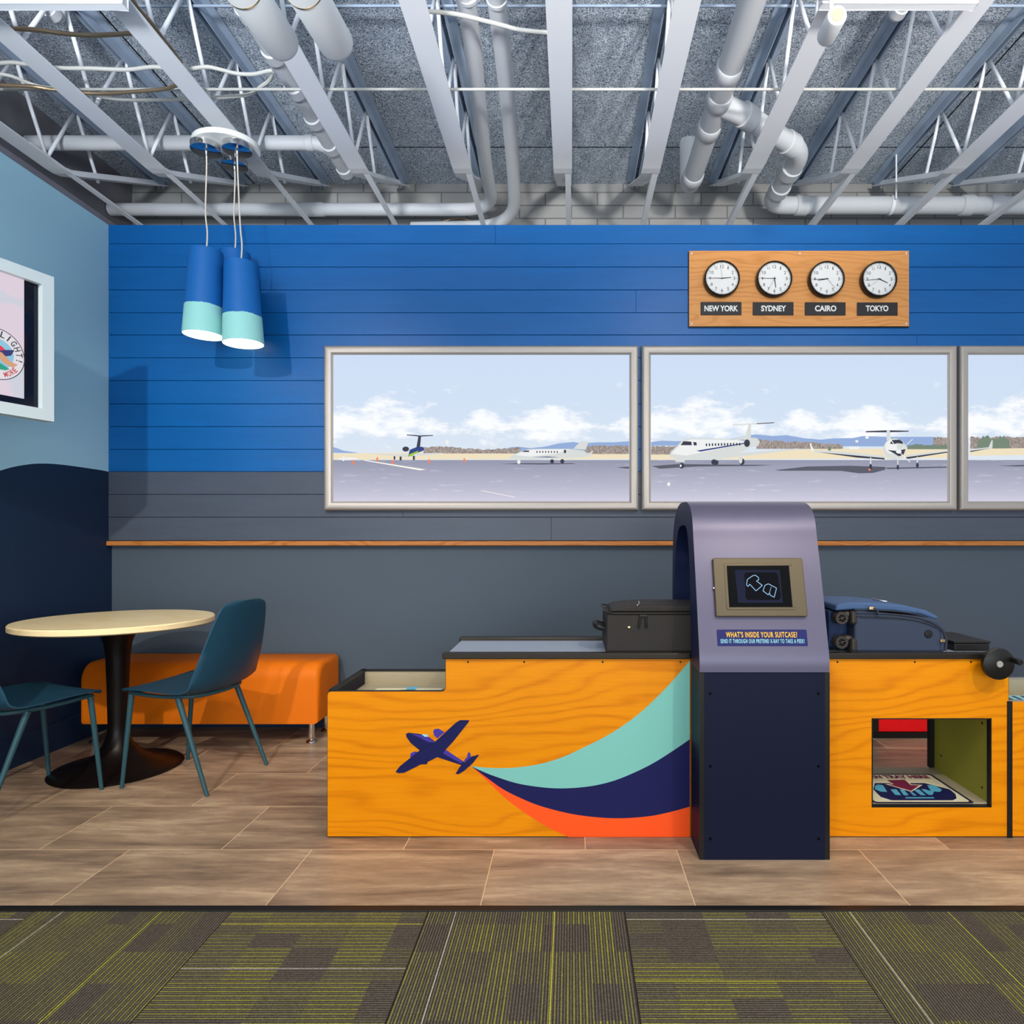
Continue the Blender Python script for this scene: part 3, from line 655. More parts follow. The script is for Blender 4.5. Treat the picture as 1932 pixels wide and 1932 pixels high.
s2 = [(HIL, ZB_([(75, 530), (75, 512), (130, 505), (200, 508), (300, 505), (490, 495), (560, 478), (600, 474), (680, 482), (750, 478), (830, 492), (920, 500), (980, 494), (1080, 492), (1130, 482), (1250, 486), (1470, 486), (1552, 490), (1552, 535)])),
      (FLD, ZB_([(75, 572), (600, 562), (900, 545), (1552, 545), (1552, 592), (75, 600)])),
      (TRE, ZB_(rough(75, 210, lambda x: 532, 574, 5, 9))), (TRE, ZB_(rough(600, 1030, lambda x: 502+(x-600)*.05, 546, 5, 8))),
      (TRE, ZB_(rough(1480, 1552, lambda x: 488, 532, 4, 8))), (PIN, ZB_(rough(1350, 1552, lambda x: 526, 548, 5, 9))), (WHT, ZB_(rc(1060, 534, 1110, 548))),
      (PIN, ZB_(ell(963, 545, 9, 11))),
      # large white twin jet
      (SHD, ZB_([(78, 632), (200, 622), (420, 624), (680, 626), (600, 631), (300, 634), (120, 645)])),
      (BOD, ZB_([(480, 500), (545, 482), (560, 424), (572, 424), (572, 486), (560, 500)])), (BOD, ZB_(seg(480, 427, 685, 416, 5))), (DRK, ZB_(seg(600, 421, 686, 416, 4))),
      (BOD, ZB_([(166, 580), (175, 558), (205, 530), (235, 500), (270, 492), (500, 498), (560, 510), (600, 520), (560, 545), (470, 588), (400, 600), (240, 598), (190, 592), (170, 588)])),
      (WHT, ZB_([(175, 570), (215, 530), (270, 498), (500, 502), (540, 512), (420, 545), (250, 580)])),
      (DRK, ZB_([(222, 528), (236, 508), (275, 510), (278, 528)])), (DRK, ZB_([(284, 512), (300, 513), (303, 528), (288, 530)])), (BLU, ZB_([(300, 555), (540, 516), (545, 520), (320, 560)])),
      (BOD, ZB_([(446, 582), (470, 570), (800, 544), (810, 548), (560, 580), (460, 590)])), (BOD, ZB_([(540, 500), (560, 490), (600, 492), (616, 510), (608, 532), (560, 540), (540, 530)])),
      (DRK, ZB_(ell(552, 518, 15, 19))), (BOD, ZB_(rc(196, 590, 242, 612))), (DRK, ZB_(ell(227, 630, 13, 14))), (WHT, ZB_(ell(222, 630, 5, 6))), (DRK, ZB_(ell(388, 612, 14, 14))), (DRK, ZB_(ell(400, 614, 10, 12))), (DRK, ZB_(ell(526, 610, 14, 17))), (BOD, ZB_(ell(520, 600, 9, 20))),
      # propeller plane, nose on
      (SHD, ZB_([(690, 652), (850, 634), (1060, 630), (1240, 636), (1240, 650), (1180, 666), (1110, 668), (1020, 656), (860, 655), (720, 655)])), (SHD, ZB_([(1240, 640), (1545, 634), (1545, 640), (1250, 647)])),
      (BOD, ZB_([(875, 552), (1000, 558), (1236, 580), (1236, 598), (1100, 585), (880, 562)])), (DRK, ZB_([(900, 562), (1236, 592), (1236, 600), (1100, 590)])),
      (WHT, ZB_([(862, 518), (870, 520), (886, 556), (874, 560)])), (BOD, ZB_([(1340, 578), (1552, 552), (1552, 562), (1342, 594)])), (DRK, ZB_([(1342, 588), (1552, 560), (1552, 565), (1342, 598)])),
      (DRK, ZB_([(1142, 458), (1250, 454), (1356, 456), (1356, 461), (1250, 464), (1142, 464)])), (BOD, ZB_([(1246, 455), (1262, 455), (1268, 505), (1246, 505)])),
      (BOD, ZB_(ell(1286, 548, 57, 54, 22))), (WHT, ZB_(ell(1268, 536, 30, 34))), (DRK, ZB_([(1262, 520), (1272, 503), (1310, 500), (1326, 512), (1328, 522), (1300, 518), (1280, 524)])),
      (DRK, ZB_([(1250, 552), (1290, 556), (1340, 548), (1330, 575), (1306, 584), (1284, 570)])), (WHT, ZB_(ell(1306, 560, 14, 10))), (WHT, ZB_(seg(1306, 560, 1258, 488, 4))), (WHT, ZB_(seg(1306, 560, 1375, 498, 3))), (WHT, ZB_(seg(1306, 560, 1362, 612, 4))),
      (BOD, ZB_(seg(1166, 590, 1166, 630, 7))), (DRK, ZB_(ell(1166, 636, 7, 15))), (BOD, ZB_(seg(1301, 596, 1301, 630, 6))), (DRK, ZB_(ell(1301, 638, 6, 13))), (BOD, ZB_(seg(1398, 586, 1398, 620, 7))), (DRK, ZB_(ell(1398, 628, 7, 13))),
      (WHT, ZB_(ell(1148, 490, 9, 7))), (WHT, ZB_(ell(1097, 509, 8, 6))), (CON, ZB_(ell(1160, 650, 6, 6))), (WHT, ZB_(ell(162, 722, 8, 10)))]
for wx in range(12): s2.append((DRK, ZB_(rc(346+wx*15, 520-wx*.3, 353+wx*15, 533-wx*.3))))
s3 = [(TRE, ZB_(rough(1664, 2100, lambda x: 488, 545, 5, 9))), (PIN, ZB_(rough(1700, 1860, lambda x: 492+10*math.sin(x/14), 544, 8, 7))), (FLD, ZB_([(1664, 546), (2100, 540), (2100, 575), (1664, 580)])),
      (BOD, ZB_([(1664, 548), (1755, 538), (1770, 503), (1776, 504), (1774, 544), (1664, 560)])), (DRK, ZB_([(1664, 556), (1770, 542), (1664, 562)])),
      (SHD, ZB_([(1800, 630), (2100, 620), (2100, 628), (1900, 634)]))]
lightbox(610, 651, 1205, 963, 'silver framed backlit picture with a dark tailed jet, left of the row', s1)
lightbox(1211, 651, 1807, 963, 'silver framed backlit picture behind the arch, with a large jet and a propeller plane', s2)
lightbox(1812, 651, 2408, 963, 'silver framed backlit picture cut off by the right edge', s3)

# ---------------------------------------------------------------- clock board
BX0, _, BZ0 = P(1300, 616, DS-.01); BX1, _, BZ1 = P(1714, 474, DS-.01)
t = thing('clock_board', 'long wooden board on the blue wall with four city name plates', 'clock board', ((BX0+BX1)/2, DS, BZ0))
MB().box(BX0, BX1, DS-.016, DS, BZ0, BZ1).build('board', M['board_wood'], t)
MB().box(BX0-.004, BX1+.002, DS-.012, DS-.001, BZ0-.006, BZ1-.004).build('backing', M['black'], t)
fr = DS-.016
for x, y in ((1305, 478), (1509, 478), (1710, 478), (1305, 611), (1710, 611)):
    q = P(x, y, fr); MB().lathe([(.0, -.003), (.004, -.0025), (.006, 0)], (q[0], fr, q[2]), 'Y', 12).build('screw', M['white_paint'], t)
names = ['NEW YORK', 'SYDNEY', 'CAIRO', 'TOKYO']
ext = [(1329, 1392.5), (1436, 1483), (1537.5, 1578), (1633.5, 1676)]
for i, nm in enumerate(names):
    xl, xr = 1322+98.3*i, 1399+98.3*i
    a = P(xl, 594.5+.3*i, fr-.004); b = P(xr, 569.5+.3*i, fr-.004)
    pl = MB().box(a[0], b[0], fr-.005, fr, a[2], b[2]).build('name_plate', M['plate'], t, bevel=.003)
    tx0 = P(ext[i][0], 587.5, fr-.005); tx1 = P(ext[i][1], 576.3, fr-.005)
    text_mb(nm, tx0[0], tx1[0], tx0[2], tx1[2], lambda u, v, q: (u, fr-.0055, v), bold=.035).build('lettering', M['white_ink'], pl, recalc=False)
def hand(ang, l, wd, y, back=.008):
    a = math.radians(ang); d = Vector((math.sin(a), 0, math.cos(a))); n = Vector((d.z, 0, -d.x))*wd/2
    pts = [d*l-n*.6, d*l+n*.6, -d*back+n, -d*back-n]
    m = MB(); m.add([(p.x, y, p.z) for p in pts]+[(p.x, y+.001, p.z) for p in pts], [(0, 1, 2, 3), (7, 6, 5, 4), (0, 4, 5, 1), (1, 5, 6, 2), (2, 6, 7, 3), (3, 7, 4, 0)]); return m
times = [(85, 270, -8), (172.5, 271, 209), (260, 267, 139), (115, 264, 233)]
rim = None
CR = .105
for i, nm in enumerate(names):
    c = P(1362.5+98.9*i, 525+.5*i, fr-.035)
    hh_, mm, ss = times[i]
    lb = ['round black rimmed wall clock above the NEW YORK plate', 'round black rimmed wall clock above the SYDNEY plate', 'round black rimmed wall clock above the CAIRO plate', 'round black rimmed wall clock above the TOKYO plate'][i]
    t = thing('wall_clock', lb, 'clock', (0, 0, 0), 'four world clocks')
    MB().lathe([(CR*.93, .045), (CR*1.0, .045), (CR*1.02, .03), (CR, .006), (CR*.97, 0), (CR*.92, .003), (CR*.90, .012)], (0, 0, 0), 'Y', 56).build('rim', M['clock_black'], t)
    MB().lathe([(CR*.91, .012), (0, .012)], (0, 0, 0), 'Y', 56).build('face', M['clock_face'], t)
    mb = MB()
    for h_ in range(1, 13):
        a = math.radians(30*h_); r_ = CR*.68; cx_, cz_ = r_*math.sin(a), r_*math.cos(a); hw = .0105 if h_ >= 10 else .0058
        if h_ in (1,): hw = .0025
        if h_ == 11: hw = .006
        text_mb(str(h_), cx_-hw, cx_+hw, cz_-.0095, cz_+.0095, lambda u, v, q: (u, .0114, v), mb)
    for k in range(60):
        a = math.radians(6*k); d = Vector((math.sin(a), 0, math.cos(a))); n = Vector((d.z, 0, -d.x))*(.0010 if k % 5 else .0016)
        r0, r1 = (CR*.83, CR*.87) if k % 5 else (CR*.82, CR*.885)
        mb.quad(*[tuple(p+Vector((0, .0114, 0))) for p in (d*r0-n, d*r0+n, d*r1+n, d*r1-n)])
    mb.build('numerals', M['clock_black'], t, recalc=False)
    hand(hh_, .054, .0055, .009).build('hour_hand', M['clock_black'], t)
    hand(mm, .082, .0034, .0075).build('minute_hand', M['clock_black'], t)
    hand(ss, .078, .0012, .006).build('second_hand', M['plate'], t)
    t.location = (c[0], fr-.045, c[2])

# ---------------------------------------------------------------- television on the left wall
A = Vector((-2.40, 3.074)); dr = Vector((-.069, -.23)).normalized(); Wt = 1.12
nrm = Vector((-dr.y, dr.x)); nrm = nrm if nrm.x > 0 else -nrm            # towards the room
zt0, zt1 = 1.679, 2.350
def tv(u, z_, q): p = A+dr*u+nrm*q; return (p.x, p.y, z_)
t = thing('wall_screen', 'white framed display screen angled out from the light blue left wall', 'screen', (A.x, A.y, zt0))
fwid = .052
mb = MB()
for (u0, u1, a, b) in ((0, Wt, zt0, zt0+fwid), (0, Wt, zt1-fwid, zt1), (0, fwid, zt0+fwid, zt1-fwid), (Wt-fwid, Wt, zt0+fwid, zt1-fwid)):
    mb.prism([(u0, a), (u1, a), (u1, b), (u0, b)], tv, -.05, .0)
mb.build('frame', mat('tv_frame', rgb(214, 226, 228), .4), t)
mb = MB(); mb.prism([(.01, zt0+.01), (Wt-.01, zt0+.01), (Wt-.01, zt1-.01), (.01, zt1-.01)], tv, -.05, -.028); mb.build('bezel', M['black_gloss'], t)
MB().prism([(fwid-.001, zt0+fwid-.001), (Wt-fwid, zt0+fwid), (Wt-fwid, zt1-fwid), (fwid-.001, zt1-fwid)], tv, -.0275, -.026).build('glass', mat('tv_glass', rgb(14, 20, 34), .05), t)
pk = mat('tv_pink', (.03, .03, .03, 1), .3, emit=rgb(216, 206, 222), es=.95)
g = NT(pk); tc = g.n('ShaderNodeTexCoord').outputs['Object']
vo = g.n('ShaderNodeTexVoronoi'); vo.inputs['Scale'].default_value = 4.2; g.l(tc, vo.inputs['Vector'])
g.l(g.ramp(vo.outputs['Distance'], [(.54, rgb(222, 206, 220)), (.56, rgb(206, 208, 220))]), g.b.inputs['Emission Color'])
u0 = fwid+.060
def tvp(x, y):                                                           # photo point onto the screen plane
    dx = (x-CX)/F; q = -.0255; s_ = (dx*(A.y+nrm.y*q)-(A.x+nrm.x*q))/(dr.x-dx*dr.y)
    D = A.y+nrm.y*q+dr.y*s_; return s_, H-(y-CY)/F*D
zpb = tvp(70, 757)[1]
scr = MB().prism([(u0, zpb), (Wt-fwid, zpb), (Wt-fwid, zt1-fwid), (u0, zt1-fwid)], tv, -.026, -.0255).build('display', pk, t)
lc = tvp(-6, 667); lr = .112
mb = MB()
def ring(mb, r0, r1, q, m, n=48, a0=0, a1=2*PI):
    for k in range(n):
        b0, b1 = a0+(a1-a0)*k/n, a0+(a1-a0)*(k+1)/n
        mb.quad(*[tv(lc[0]-r*math.cos(b), lc[1]+r*math.sin(b), q) for r, b in ((r0, b0), (r1, b0), (r1, b1), (r0, b1))], m)
ring(mb, lr*.97, lr, -.0250, 0); ring(mb, 0, lr*.96, -.0252, 1)
ring(mb, 0, lr*.60, -.0249, 2); ring(mb, 0, lr*.36, -.0247, 3, a0=0, a1=PI)
mb.ngon([tv(lc[0]-lr*a, lc[1]+lr*b, -.0246) for a, b in ((-.2, -.25), (.15, -.35), (.45, -.5), (.3, -.58), (-.1, -.6))], 4)
mb.ngon([tv(lc[0]-lr*a, lc[1]+lr*b, -.0244) for a, b in ((-.5, -.1), (.3, .22), (.62, .30), (.5, .05), (.1, -.12), (-.5, -.3))], 5)
mb.ngon([tv(lc[0]-lr*a, lc[1]+lr*b, -.0243) for a, b in ((.0, .0), (.2, -.3), (.55, -.42), (.75, -.25), (.5, -.2), (.15, .1))], 6)
def E(n_, c): return mat('logo_'+n_, (.03, .03, .03, 1), .4, emit=c, es=.9)
def arc_text(mb, s_, a0, a1, r, size, m, flip=False):
    for i, ch in enumerate(s_):
        if ch == ' ': continue
        a = math.radians(a0+(a1-a0)*i/(len(s_)-1)); 
        cxx, czz = r*math.sin(a), r*math.cos(a); rot = -a if not flip else PI-a
        def fn(u, v, q, cxx=cxx, czz=czz, rot=rot):
            uu = u*math.cos(rot)-v*math.sin(rot)+cxx; vv = u*math.sin(rot)+v*math.cos(rot)+czz
            return tv(lc[0]-uu, lc[1]+vv, -.0240)
        wd = size*(.2 if ch in 'I!' else .62)
        text_mb(ch, -wd/2, wd/2, -size/2, size/2, fn, mb, m, bold=.02)
arc_text(mb, 'FLIGHT!', -2, 97, lr*.80, .028, 0); arc_text(mb, 'E MORE', 178, 128, lr*.80, .022, 7, True)
mb.build('logo', [E('ring', rgb(40, 46, 60)), E('ground', rgb(232, 226, 232)), E('sky', rgb(140, 200, 225)), E('sun', rgb(230, 40, 70)), E('hill', rgb(20, 160, 130)), E('plane', rgb(30, 40, 110)), E('tan', rgb(220, 160, 120)), E('redink', rgb(200, 50, 60))], scr, recalc=False)
q = A+dr*.55-nrm*.05
MB().box(XL+.001, q.x-.01, q.y-.03, q.y+.03, 1.95, 2.07).build('wall_bracket', M['black_metal'], t)

# ---------------------------------------------------------------- orange bench
def rbox(name, x0, x1, y0, y1, z0, z1, m, parent, bev, seg=4): return MB().box(x0, x1, y0, y1, z0, z1).build(name, m, parent, bevel=bev, seg=seg)
t = thing('bench', 'orange upholstered bench on chrome feet against the back wall', 'bench', (-2.05, 3.79, 0))
bx = MB()
prof = [(3.63, .12), (3.63, .36)]+[(3.63+.085*(1-math.cos(a*PI/16)), .362+.088*math.sin(a*PI/16)) for a in range(1, 9)]+[(3.955, .45), (3.965, .44), (3.965, .12)]
n = len(prof); secs = []
for q in range(6):                                                       # rounded ends
    a = q*PI/10; secs.append((-2.70+.028*(1-math.sin(a)), .028*(1-math.cos(PI/2-a))))
secs = [(-2.70+.028*(1-math.cos(q*PI/10)), .028*(1-math.sin(q*PI/10))) for q in range(6)]
secs = secs+[(-1.385-(x+2.70), ins) for x, ins in secs[::-1]]
cy, cz = 3.80, .285
def sec(x, ins): return [(x, y+max(-ins, min(ins, (cy-y)*.4)), z+max(-ins, min(ins, (cz-z)*.4))) for y, z in prof]
v = [p for x, ins in secs for p in sec(x, ins)]
f = [(i*n+k, i*n+(k+1) % n, (i+1)*n+(k+1) % n, (i+1)*n+k) for i in range(len(secs)-1) for k in range(n)]
f += [tuple(range(n)), tuple(range((len(secs)-1)*n, len(secs)*n))]
bx.add(v, f, 0, True)
bx.build('cushion', M['orange_vinyl'], t, sharp=50)
for x, y in ((-2.655, 3.69), (-1.447, 3.69), (-2.655, 3.91), (-1.447, 3.91)):
    lg = MB().lathe([(.017, .12), (.017, .03), (.015, .02)], (x, y, 0), n=20).build('leg', M['chrome'], t)
    MB().lathe([(0, .0), (.028, .0), (.03, .006), (.024, .014), (.015, .02), (0, .022)], (x, y, 0), n=20).build('foot', M['chrome'], lg)

# ---------------------------------------------------------------- round table
TX, TY = -2.25, 3.288
t = thing('round_table', 'round pale wood table on a dark tulip pedestal', 'table', (TX, TY, 0))
R_ = .425
MB().lathe([(0, .708), (R_-.01, .708), (R_, .714), (R_, .735), (R_-.004, .74), (0, .74)], (TX, TY, 0), n=96).build('tabletop', M['table_wood'], t)
pr = [(.0, .0), (.283, .0), (.285, .004), (.275, .012), (.22, .024), (.15, .045), (.10, .075), (.065, .12), (.047, .17), (.043, .22), (.047, .40), (.052, .55), (.06, .62), (.078, .67), (.11, .70), (.13, .708)]
MB().lathe(pr, (TX, TY, 0), n=64).build('pedestal', M['black_metal'], t)

# ---------------------------------------------------------------- moulded chairs
def make_chair():
    """local frame: faces -X, centre at origin"""
    t = thing('shell_chair', 'teal chair', 'chair')
    # centre line of the shell in (x, z) front to top of back, half width, dish
    st = [(-.225, .436, .185, .004), (-.215, .45, .205, .006), (-.15, .452, .225, .010), (-.05, .442, .232, .018), (.05, .432, .232, .022), (.115, .430, .230, .026), (.165, .450, .226, .032),
          (.198, .505, .221, .042), (.222, .58, .212, .040), (.240, .66, .198, .034), (.254, .73, .182, .028), (.264, .79, .165, .022), (.270, .825, .146, .018), (.272, .843, .11, .014), (.273, .85, .06, .010)]
    sp = smooth_path([(a, b, 0) for a, b, c, d in st], 3); wp = smooth_path([(c, d, 0) for a, b, c, d in st], 3)
    n = 18; vt = []; vb = []
    for i, (p, q) in enumerate(zip(sp, wp)):
        tg = (sp[min(i+1, len(sp)-1)]-sp[max(i-1, 0)]).normalized(); nx, nz = -tg.y, tg.x            # inner side normal
        for k in range(n+1):
            s_ = -1+2*k/n; lift = q.y*(abs(s_)**2.4)
            x_, z_ = p.x+nx*lift, p.y+nz*lift
            vt.append((x_, s_*q.x, z_)); vb.append((x_-nx*.007, s_*(q.x-.001), z_-nz*.007))
    L = len(sp); W = n+1; v = vt+vb; f = []
    o_ = L*W
    for i in range(L-1):
        for k in range(n):
            f.append((i*W+k, i*W+k+1, (i+1)*W+k+1, (i+1)*W+k)); f.append((o_+i*W+k, o_+(i+1)*W+k, o_+(i+1)*W+k+1, o_+i*W+k+1))
    for i in range(L-1):
        for k in (0, n): f.append((i*W+k, (i+1)*W+k, o_+(i+1)*W+k, o_+i*W+k))
    for k in range(n):
        for i in (0, L-1): f.append((i*W+k, i*W+k+1, o_+i*W+k+1, o_+i*W+k))
    MB().add(v, f, 0, True).build('shell', M['teal_chair'], t, sharp=60)
    mb = MB()
    mb.tube(smooth_path([(-.20, -.175, .432), (-.05, -.19, .425), (.08, -.175, .424), (.13, -.12, .422), (.145, 0, .42), (.13, .12, .422), (.08, .175, .424), (-.05, .19, .425), (-.20, .175, .432)], 5), .009, 10)
    mb.tube([(-.19, -.175, .430), (-.19, .175, .430)], .009, 10)
    mb.build('seat_frame', M['teal_leg'], t)
    for s_ in (-1, 1):
        MB().tube([(-.185, s_*.185, .43), (-.225, s_*.198, 0)], [.0125, .0085], 14).build('leg', M['teal_leg'], t)
        MB().tube([(.06, s_*.185, .42), (.225, s_*.205, 0)], [.0135, .0085], 14).build('leg', M['teal_leg'], t)
    return t
ch = make_chair()
ch.location = (-1.79, 3.17, 0); ch.rotation_euler = (0, 0, math.atan2(-.087, .447)); ch['label'] = 'teal moulded chair right of the round table, in front of the orange bench'; ch['group'] = 'teal moulded chairs'
c2 = copy_tree(ch); fdir = Vector((.40, .92)).normalized()
c2.rotation_euler = (0, 0, math.atan2(fdir.y, fdir.x)-PI)
c2.location = (-2.31-fdir.x*.225, 3.081-fdir.y*.225, 0)
c2['label'] = 'teal moulded chair left of the round table, cut off by the left edge'

# ---------------------------------------------------------------- check-in counters
DC = 2.522; DK = 2.348
def wd_poly(pts): return [((x-CX)/F*DC, H-(y-CY)/F*DC) for x, y in pts]
def rnd(pts, r, k=5):
    """round the listed corners of a 2D outline: pts = (x, y, radius)"""
    out = []; n = len(pts)
    for i, (x, y, q) in enumerate(pts):
        if not q: out.append((x, y)); continue
        a = Vector(pts[i-1][:2]); b = Vector((x, y)); c = Vector(pts[(i+1) % n][:2])
        d1 = (a-b).normalized()*q; d2 = (c-b).normalized()*q
        for j in range(k+1):
            u = j/k; p = (b+d1)*(1-u)**2+b*2*u*(1-u)+(b+d2)*u*u; out.append((p.x, p.y))
    return out
fnC = lambda u, v, q: (u, DC+q, v)
LX0, LX1, SX = -.928, .452, -.478
ZLOW, ZTOPC = .555, .682
t = thing('conveyor_counter', 'wooden conveyor counter with aeroplane and striped trail, left of the arch', 'counter', (-.24, 2.72, 0))
out = rnd([(LX0, .004, 0), (LX1, .004, 0), (LX1, ZTOPC, 0), (SX, ZTOPC, 0), (SX, ZLOW, .02), (LX0, ZLOW, .015)], 1)
MB().prism(out, fnC, 0, .02).build('front_panel', M['wood'], t)
out2 = rnd([(LX0-.002, .0, 0), (LX1, .0, 0), (LX1, ZTOPC+.002, 0), (SX-.002, ZTOPC+.002, 0), (SX-.002, ZLOW+.002, .02), (LX0-.002, ZLOW+.002, .015)], 1)
MB().prism(out2, fnC, .002, .018).build('panel_edge', M['black'], t)
DBK = 2.92
MB().prism([(a, b) for a, b in out], lambda u, v, q: (u, DBK+q, v), 0, .02).build('back_panel', M['beige'], t)
MB().box(LX0, LX0+.018, DC+.02, DBK, .0, ZLOW-.002).build('end_panel', M['navy_dark'], t)
MB().box(SX-.002, SX+.014, DC+.02, DBK, .44, ZTOPC).build('riser_panel', M['beige'], t)
tr_ = MB().box(LX0+.018, SX-.002, DC+.02, DBK, .487, .497).build('tray_floor', M['beige'], t)
fz = lambda z_: (lambda u, v, q: (u, v, z_))
mb = MB(); mb.prism(rnd([(-.86, 2.60, .02), (-.52, 2.60, .02), (-.52, 2.86, .02), (-.86, 2.86, .02)], 1), fz(0), .4972, .4978, 0)
mb2 = lambda pts, m, z_: mb.add([(a, b, z_) for a, b in pts], [tuple(range(len(pts)))], m)
mb2(rnd([(-.83, 2.63, .015), (-.55, 2.63, .015), (-.55, 2.83, .015), (-.83, 2.83, .015)], 1), 1, .4981)
mb2([(-.69+.11*math.cos(a*PI/14), 2.745+.055*math.sin(a*PI/14)) for a in range(28)], 2, .4984)
for q in range(4): mb2([(-.76+q*.035, 2.72), (-.74+q*.035, 2.72), (-.73+q*.035, 2.78), (-.75+q*.035, 2.78)], 3, .4987)
mb2([(-.70, 2.80), (-.66, 2.80), (-.66, 2.83), (-.64, 2.83), (-.68, 2.865), (-.72, 2.83), (-.70, 2.83)], 3, .4989)
mb.build('tray_sign', [M['ink'], M['cream'], M['d_navy'], M['sign_blue']], tr_, recalc=False)
MB().box(SX-.002, LX1, DC+.018, DBK, ZTOPC-.004, ZTOPC+.010).build('belt', M['belt'], t)
MB().box(SX-.012, LX1, DC-.012, DC+.022, .680, .704).build('side_rail', M['rail'], t, bevel=.004)
MB().box(SX-.012, LX1, DBK-.03, DBK+.02, .680, .706).build('side_rail', M['rail'], t, bevel=.004)
MB().box(LX0-.002, LX0+.02, DC+.018, DBK+.02, ZLOW-.004, ZLOW+.004).build('tray_rim', M['black'], t)
MB().box(LX0, SX-.002, DBK-.004, DBK+.02, ZLOW-.002, ZLOW+.004).build('tray_rim', M['black'], t)
for x in (883, 989, 1137, 1284):
    q = P(x, 1249, DC); MB().lathe([(0, -.002), (.003, -.0015), (.004, 0)], (q[0], DC, q[2]), 'Y', 10).build('screw', M['black'], t)
def Z2(pts): return [((600+x/2.683-CX)/F*DC, H-(1180+y/2.683-CY)/F*DC) for x, y in pts]
up = [(775, 712), (850, 720), (950, 722), (1050, 714), (1150, 695), (1250, 662), (1350, 615), (1450, 565), (1550, 503), (1650, 425), (1750, 328), (1830, 240), (1882, 178)]
mid = [(1882, 576), (1800, 632), (1700, 695), (1600, 745), (1500, 785), (1400, 810), (1300, 822), (1200, 824), (1100, 815), (1000, 797), (900, 765), (840, 742), (775, 712)]
low = [(1882, 917), (1800, 940), (1700, 962), (1600, 973), (1500, 976), (1400, 970), (1300, 957), (1200, 935), (1100, 905), (1000, 862), (930, 825), (860, 775), (775, 712)]
org = [(1882, 1071), (1270, 1071), (1180, 1030), (1080, 970), (1000, 915), (930, 858), (870, 800), (775, 712)]
def sm2(p): return [(a.x, a.y) for a in smooth_path([(x, y, 0) for x, y in p], 4)]
def decal(name, pts, m, parent, q=.0006): return MB().prism(pts, fnC, -q, -.0001).build(name, m, parent)
upS, midS, lowS = sm2(up), sm2(mid), sm2(low)
decal('teal_stripe', Z2(upS[:-1]+[up[-1]]+midS[:-1]), M['d_teal'], t)
decal('navy_stripe', Z2(midS[::-1][:-1]+[mid[0]]+lowS[:-1]), M['d_navy'], t, .0005)
decal('orange_stripe', Z2(lowS[::-1][1:]+[org[0]]+sm2(org[1:])[:-1]), M['d_orange'], t, .0004)
PLN = [(3, [(583, 535), (590, 525), (610, 522), (640, 540), (605, 572), (588, 556)]), (3, [(467, 662), (470, 646), (490, 638), (518, 642), (492, 668), (470, 670)]),
       (0, [(445, 548), (460, 543), (520, 550), (555, 560), (595, 590), (630, 625), (740, 690), (772, 712), (755, 716), (730, 708), (600, 665), (515, 632), (470, 595), (448, 565)]),
       (3, [(470, 549), (520, 553), (555, 563), (592, 592), (560, 590), (510, 565)]), (3, [(645, 628), (738, 690), (724, 698), (634, 648)]),
       (1, [(525, 551), (550, 551), (560, 563), (540, 563)]), (3, [(770, 643), (774, 668), (752, 690), (738, 686), (755, 665), (760, 643)]),
       (0, [(765, 479), (763, 488), (692, 578), (682, 590), (640, 635), (600, 668), (555, 690), (552, 702), (520, 703), (437, 745), (408, 747), (393, 740), (415, 712), (515, 632), (580, 600), (700, 490), (720, 479)]),
       (0, [(815, 655), (785, 695), (740, 735), (712, 752), (697, 750), (720, 712), (735, 700), (775, 665), (810, 654)])]
mb = MB()
for i, (m, pts) in enumerate(PLN): mb.prism(Z2(pts), fnC, -.0008-.0002*i, -.0001, m)
mb.build('aeroplane_decal', [M['d_navy'], M['aqua'], M['ink'], M['d_purple']], t)

# right counter, with a tray return opening
t = thing('conveyor_counter', 'wooden conveyor counter with a square tray opening, right of the arch', 'counter', (1.3, 2.72, 0))
RX0, RX1 = .455, 1.664; HX0, HX1, HZ0, HZ1 = 1.144, 1.598, .115, .454
Z0_ = .004
mb = MB()
for a, b, c_, d in ((RX0, HX0, Z0_, ZTOPC), (HX1, RX1, Z0_, ZTOPC), (HX0, HX1, Z0_, HZ0), (HX0, HX1, HZ1, ZTOPC)):
    mb.box(a, b, DC, DC+.02, c_, d)
mb.build('front_panel', M['wood'], t)
mb = MB()
for a, b, c_, d in ((HX0-.001, HX0+.003, HZ0, HZ1), (HX1-.003, HX1+.001, HZ0, HZ1), (HX0, HX1, HZ0, HZ0+.004), (HX0, HX1, HZ1-.004, HZ1)):
    mb.box(a, b, DC-.0015, DC+.022, c_, d)
mb.box(RX0, RX1, DC+.002, DC+.018, 0, .004); mb.box(RX1, RX1+.002, DC+.001, DC+.02, 0, ZTOPC)
mb.build('opening_edge', M['black'], t)
MB().box(RX0, HX0-.02, DBK, DBK+.02, 0, ZTOPC).build('back_panel', M['beige'], t)
MB().box(HX0-.02, HX0-.004, DC+.021, DBK, 0, .47).build('tunnel_side', M['olive'], t)
MB().box(HX1-.001, HX1+.014, DC+.0215, DBK, 0, .47).build('tunnel_side', M['olive'], t)
MB().box(HX1-.022, HX1, DBK-.006, DBK+.015, .13, .47).build('corner_post', M['black'], t)
MB().box(RX1-.02, RX1, DC+.021, DBK+.02, 0, ZTOPC-.002).build('end_panel', M['navy_dark'], t)
MB().box(HX0-.004, HX1, DC+.0215, DBK, .468, .476).build('tunnel_ceiling', M['olive'], t)
sh = MB().box(HX0-.004, HX1-.001, DC+.0215, DBK+.01, .112, .125).build('tray_shelf', M['beige'], t)
